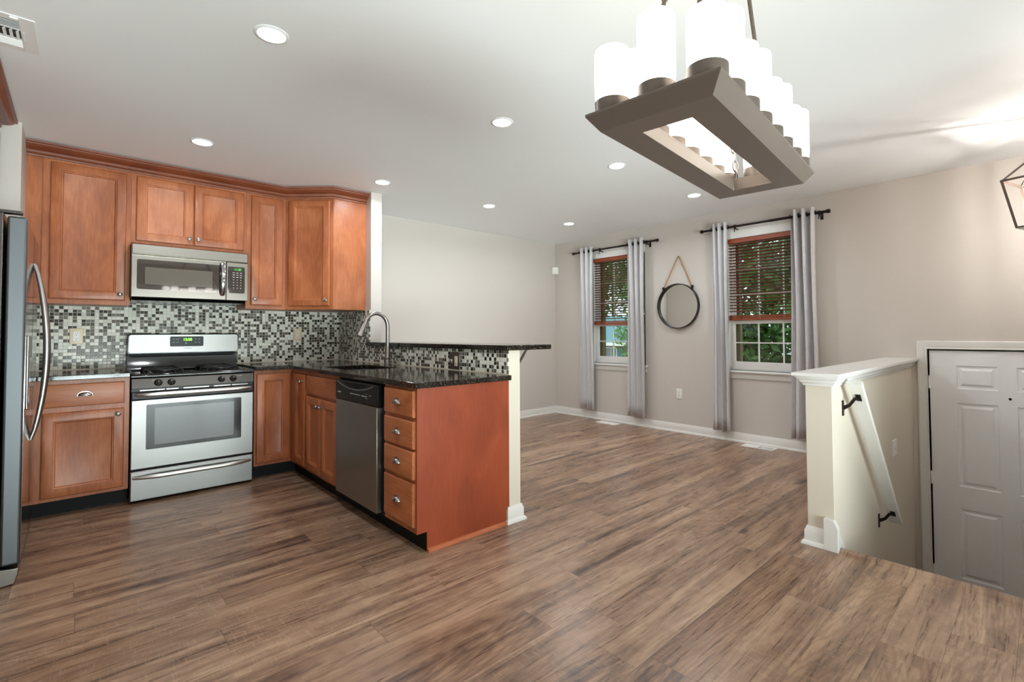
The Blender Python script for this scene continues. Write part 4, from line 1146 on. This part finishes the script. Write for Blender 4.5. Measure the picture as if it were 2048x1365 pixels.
rp = MB(); rp.tube([MC + Vector((-0.024, -0.185, 0.212)), Vector((XR - 0.02, -2.10, 1.87)), top + Vector((0, -0.008, -0.004)), top, top + Vector((0, 0.008, -0.004)), Vector((XR - 0.02, -1.91, 1.87)), MC + Vector((-0.024, 0.185, 0.212))], 0.0065, 8)
rp.lathe((XR - 0.018, -2.055, 1.945), Z, [(0.008, 0), (0.011, 0.01), (0.008, 0.022)], 8)
rp.build('hanging_rope', M['rope'], mr)
MB().lathe((XR, -2.005, 2.050), -X, [(0.006, 0), (0.006, 0.016)], 10).build('hook', M['rod'], mr)

# ---------------------------------------------------------------- handrail
hr = thing('handrail', 'pale grey painted wooden handrail sloping down the stairwell wall', 'handrail', (2.8, HY1 - 0.07, 0.8))
A0, A1 = Vector((2.83, HY1 - 0.078, 0.885)), Vector((3.74, HY1 - 0.078, -0.095)); dA = (A1 - A0).normalized(); nA = Vector((0, 1, 0)).cross(dA)
if nA.z < 0: nA = -nA
rw = 0.031; sec = [(-rw, -0.018), (rw, -0.018), (rw, 0.010), (rw * 0.6, 0.018), (-rw * 0.6, 0.018), (-rw, 0.010)]
MB().rings([[A0 + Y * a + nA * b for a, b in sec], [A1 + Y * a + nA * b for a, b in sec]]).build('rail', M['trim'], hr, 0.002)
for t in (0.075, 0.915):
    P = A0.lerp(A1, t) - nA * 0.018; b = MB()
    wl = Vector((P.x + 0.0, HY1, P.z - 0.065))
    b.obox(wl + Vector((0, -0.003, 0)), X, Z, Y, 0.022, 0.085, 0.006)
    b.tube([wl + Vector((0, -0.004, 0)), wl + Vector((0, -0.035, 0.020)), P + Vector((0, 0.020, -0.010)), P + Vector((0, 0.0, -0.004))], [0.011, 0.009, 0.009, 0.011], 10)
    b.obox(P - nA * 0.002, dA, Y, nA, 0.05, 0.024, 0.005)
    b.build('rail_bracket', M['rod'], hr)

# ---------------------------------------------------------------- chandelier
CC = Vector((0.984, -4.337, 1.62)); CY = 0.0995
cU = Vector((math.cos(CY), math.sin(CY), 0)); cV = Vector((-math.sin(CY), math.cos(CY), 0))
ch = thing('chandelier', 'rectangular bronze chandelier holding two rows of lit frosted glass candle shades', 'chandelier', CC)
L_, W_, s_, h_, l_, w_ = 0.803, 0.305, 0.0246, 0.0327, 0.614, 0.116
def rect(L, W, z): return [CC + cU * (a * L / 2) + cV * (b * W / 2) + Z * z for a, b in ((-1, -1), (1, -1), (1, 1), (-1, 1))]
fm = MB(); outer = [rect(L_ - 2 * s_, W_ - 2 * s_, 0), rect(L_, W_, h_), rect(L_, W_, h_ + 0.006), rect(l_, w_, h_ + 0.006), rect(l_, w_, 0), rect(L_ - 2 * s_, W_ - 2 * s_, 0)]
fm.rings(outer, cap0=False, cap1=False)
fm.build('chandelier_frame', M['bronze'], ch, 0.0012)
TALL = {0: [0.145, 0.188, 0.160, 0.184, 0.155, 0.178, 0.155, 0.178], 2: [0.150, 0.182, 0.155, 0.180, 0.155, 0.178, 0.155, 0.178]}
def shade(a, b, hh):
    P = CC + cU * a + cV * b + Z * (h_ + 0.006)
    c = MB().lathe(P, Z, [(0.0405, 0), (0.0405, 0.030), (0.0385, 0.030), (0.0385, 0.010)], 32, cap1=True).build('candle_cup', M['bronze'], ch)
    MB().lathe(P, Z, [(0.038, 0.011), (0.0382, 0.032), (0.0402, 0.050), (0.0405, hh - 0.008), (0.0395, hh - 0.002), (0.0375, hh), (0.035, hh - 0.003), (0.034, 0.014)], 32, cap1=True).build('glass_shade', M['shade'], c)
la = (L_ / 2 - 0.048)
for i in range(8):
    a = -la + 2 * la * i / 7
    shade(a, -0.109, TALL[0][i]); shade(a, 0.109, TALL[2][i])
shade(-la, 0.0, 0.183); shade(la, 0.0, 0.155)
cen = CC + Z * (CEIL - CC.z)
for a in (-1, 1):
    for b in (-1, 1):
        P0 = CC + cU * (a * (l_ / 2 + 0.018)) + cV * (b * (w_ / 2 - 0.004)) + Z * (h_ + 0.006)
        P1 = cen + cU * (a * 0.035) + cV * (b * 0.035) - Z * 0.02
        d_ = P1 - P0
        q0 = P0 + d_ * 0.17
        lk = MB(); nl = 5
        for k in range(nl):
            c0 = P0 + (q0 - P0) * ((k + 0.5) / nl); dd_ = d_.normalized(); A_ = dd_.orthogonal().normalized()
            if k % 2: A_ = dd_.cross(A_)
            hl_ = (q0 - P0).length / nl * 0.62
            lk.tube([c0 + dd_ * (math.cos(t) * hl_) + A_ * (math.sin(t) * 0.008) for t in [2 * PI * q / 12 for q in range(13)]], 0.0022, 6)
        lk.build('chain', M['nickel'], ch)
        MB().tube([q0, P1], 0.0055, 10).lathe(P0 + d_ * 0.40, d_, [(0.0058, 0), (0.0085, 0.002), (0.0085, 0.012), (0.0058, 0.014)], 12).build('suspension_rod', M['bronze'], ch)
MB().lathe(cen, -Z, [(0.07, 0), (0.07, 0.012), (0.06, 0.022), (0.02, 0.03)], 32).build('ceiling_canopy', M['bronze'], ch)

# ---------------------------------------------------------------- foyer lantern
LC = Vector((4.018, -4.924, 0)); du = Vector((0.960, -0.278, 0)); dv = Vector((0.278, 0.960, 0))
ln = thing('lantern_pendant', 'open-frame dark metal lantern pendant with candle bulbs at the right edge, over the foyer', 'pendant light', (LC.x, LC.y, 1.78))
def sq(hw, z): return [LC + du * (a * hw) + dv * (b * hw) + Z * z for a, b in ((-1, 1), (1, 1), (1, -1), (-1, -1))]
T4, B4 = sq(0.141, 2.088), sq(0.094, 1.796); ap = sq(0.022, 2.235)
def bar(mb, p, q, w=0.0065):
    d = (q - p); N = d.normalized(); A = N.cross(Z).normalized() if abs(N.z) < 0.95 else X.copy(); B = N.cross(A)
    return mb.obox((p + q) / 2, A, B, N, w * 2, w * 2, d.length + w)
lm = MB()
for k in range(4):
    bar(lm, T4[k], T4[(k + 1) % 4]); bar(lm, B4[k], B4[(k + 1) % 4], 0.005); bar(lm, T4[k], B4[k]); bar(lm, T4[k], ap[k], 0.005)
lm.build('lantern_frame', M['bronze'], ln)
MB().lathe((LC.x, LC.y, 2.22), Z, [(0.03, 0), (0.03, 0.012), (0.008, 0.02), (0.008, 0.06)], 16).tube([(LC.x, LC.y, 2.27), (LC.x, LC.y, CEIL - 0.015)], 0.004, 8).lathe((LC.x, LC.y, CEIL), -Z, [(0.06, 0), (0.06, 0.015), (0.02, 0.025)], 24).build('hanging_stem', M['bronze'], ln)
cl = MB(); cl.tube([(LC.x, LC.y, 2.22), (LC.x, LC.y, 1.86)], 0.004, 8)
for q in range(3):
    t = 2 * PI * q / 3 + 2.45; P = LC + Vector((math.cos(t) * 0.05, math.sin(t) * 0.05, 0))
    cl.tube([(LC.x, LC.y, 1.862), (P.x, P.y, 1.862)], 0.004, 8); cl.lathe((P.x, P.y, 1.868), Z, [(0.004, -0.008), (0.020, 0.0), (0.021, 0.003), (0.010, 0.004), (0.010, 0.055)], 16)
clo = cl.build('candle_cluster', M['bronze'], ln)
for q in range(3):
    t = 2 * PI * q / 3 + 2.45; P = LC + Vector((math.cos(t) * 0.05, math.sin(t) * 0.05, 1.925))
    MB().lathe(P, Z, [(0.006, 0), (0.013, 0.018), (0.014, 0.028), (0.009, 0.05), (0.002, 0.068)], 14).build('bulb', M['bulb'], clo)

# ---------------------------------------------------------------- outdoors seen through the windows
struct('ground', bx((XR + 0.3, -40, -1.45), (60, 50, -1.40)), M['grass'])
def leaf_cloud(center, radii, n, size, seed, shell=0.35):
    rs = np.random.RandomState(seed)
    d = rs.normal(size=(n, 3)); d /= np.linalg.norm(d, axis=1)[:, None]
    r = (shell + (1 - shell) * rs.rand(n)) ** 0.8
    c = d * r[:, None] * np.array(radii) + np.array(center)
    # clump the leaves round random twig ends
    k = n // 40; tw = c[:k]; c = tw[rs.randint(0, k, n)] + rs.normal(size=(n, 3)) * size * 2.2
    u = rs.normal(size=(n, 3)); u /= np.linalg.norm(u, axis=1)[:, None]
    w = rs.normal(size=(n, 3)); w -= u * (u * w).sum(1)[:, None]; w /= np.linalg.norm(w, axis=1)[:, None]
    nn = np.cross(u, w)
    s = size * (0.6 + 0.8 * rs.rand(n))[:, None]
    v = np.stack([c - u * s, c - w * s * 0.45 + nn * s * 0.12, c + u * s * 1.0, c + w * s * 0.45 + nn * s * 0.12], 1).reshape(-1, 3)
    f = np.arange(n * 4).reshape(-1, 4)
    return v, f
def tree(label, x, y, zc, radii, n, size, mat, seed, trunk=True, group=None):
    r = thing('tree', label, 'tree', (x, y, -1.40), group)
    v, f = leaf_cloud((x, y, zc), radii, n, size, seed)
    me = bpy.data.meshes.new('foliage'); me.from_pydata((v - np.array([x, y, -1.40])).tolist(), [], f.tolist()); me.materials.append(M[mat]); me.update()
    o = bpy.data.objects.new('foliage', me); COL.objects.link(o); o.parent = r
    t = MB(); rs = random.Random(seed)
    t.tube([(x, y, -1.42), (x + 0.05, y, zc * 0.3 - 0.9), (x - 0.04, y + 0.05, zc)], [0.14, 0.11, 0.05], 10)
    for k in range(7):
        a = rs.uniform(0, 2 * PI); zb = -0.6 + (zc + 0.6) * rs.uniform(0.2, 0.9)
        t.tube([(x, y, zb), (x + math.cos(a) * radii[0] * 0.4, y + math.sin(a) * radii[1] * 0.4, zb + 0.5), (x + math.cos(a) * radii[0] * 0.8, y + math.sin(a) * radii[1] * 0.8, zb + 0.9)], [0.05, 0.035, 0.015], 7)
    t.build('trunk', M['bark'], r)
tree('dense dark green tree filling the view outside the right window', 8.6, -1.35, 1.1, (1.5, 2.1, 2.4), 15000, 0.085, 'leaf', 3)
tree('bushy green tree outside the left window, in front of the neighbouring house', 11.2, 1.95, 1.1, (1.1, 1.15, 2.5), 12000, 0.075, 'leaf2', 4)
tree('tall leafy tree behind, seen through the blind of the left window', 27.0, 15.5, 6.5, (3.8, 5.0, 4.5), 9000, 0.16, 'leaf', 6)
hs = thing('neighbour_house', 'neighbouring house with a teal roof outside the left window', 'house', (18, 8.5, -1.40))
HX, HYa, HYb, EZ = 16.5, 4.0, 14.0, 0.62
bx((HX, HYa, -1.40), (HX + 5, HYb, EZ)).build('house_wall', M['brick'], hs)
rf = MB(); rf.prism([(HX - 0.35, HYa - 0.3, EZ + 0.08), (HX + 3.2, HYa - 0.3, EZ + 1.35), (HX + 6.5, HYa - 0.3, EZ + 0.1)], (0, HYb - HYa + 0.6, 0)); rf.build('roof', M['teal'], hs)
bx((HX - 0.42, HYa - 0.32, EZ), (HX - 0.30, HYb + 0.3, EZ + 0.13)).build('gutter', M['trim'], hs)
for yy in (6.35, 7.75, 9.2):
    w = MB(); w.box((HX - 0.04, yy - 0.33, -0.55), (HX, yy + 0.33, EZ - 0.06)); wo = w.build('window_frame', M['trim'], hs)
    w = MB(); w.box((HX - 0.05, yy - 0.27, -0.50), (HX - 0.04, yy - 0.02, EZ - 0.12)); w.box((HX - 0.05, yy + 0.02, -0.50), (HX - 0.04, yy + 0.27, EZ - 0.12)); w.build('pane', M['grey_glass'], wo)
    w = MB(); w.box((HX - 0.05, yy - 0.62, -0.55), (HX, yy - 0.36, EZ - 0.06)); w.box((HX - 0.05, yy + 0.36, -0.55), (HX, yy + 0.62, EZ - 0.06)); w.build('shutters', M['teal'], hs)
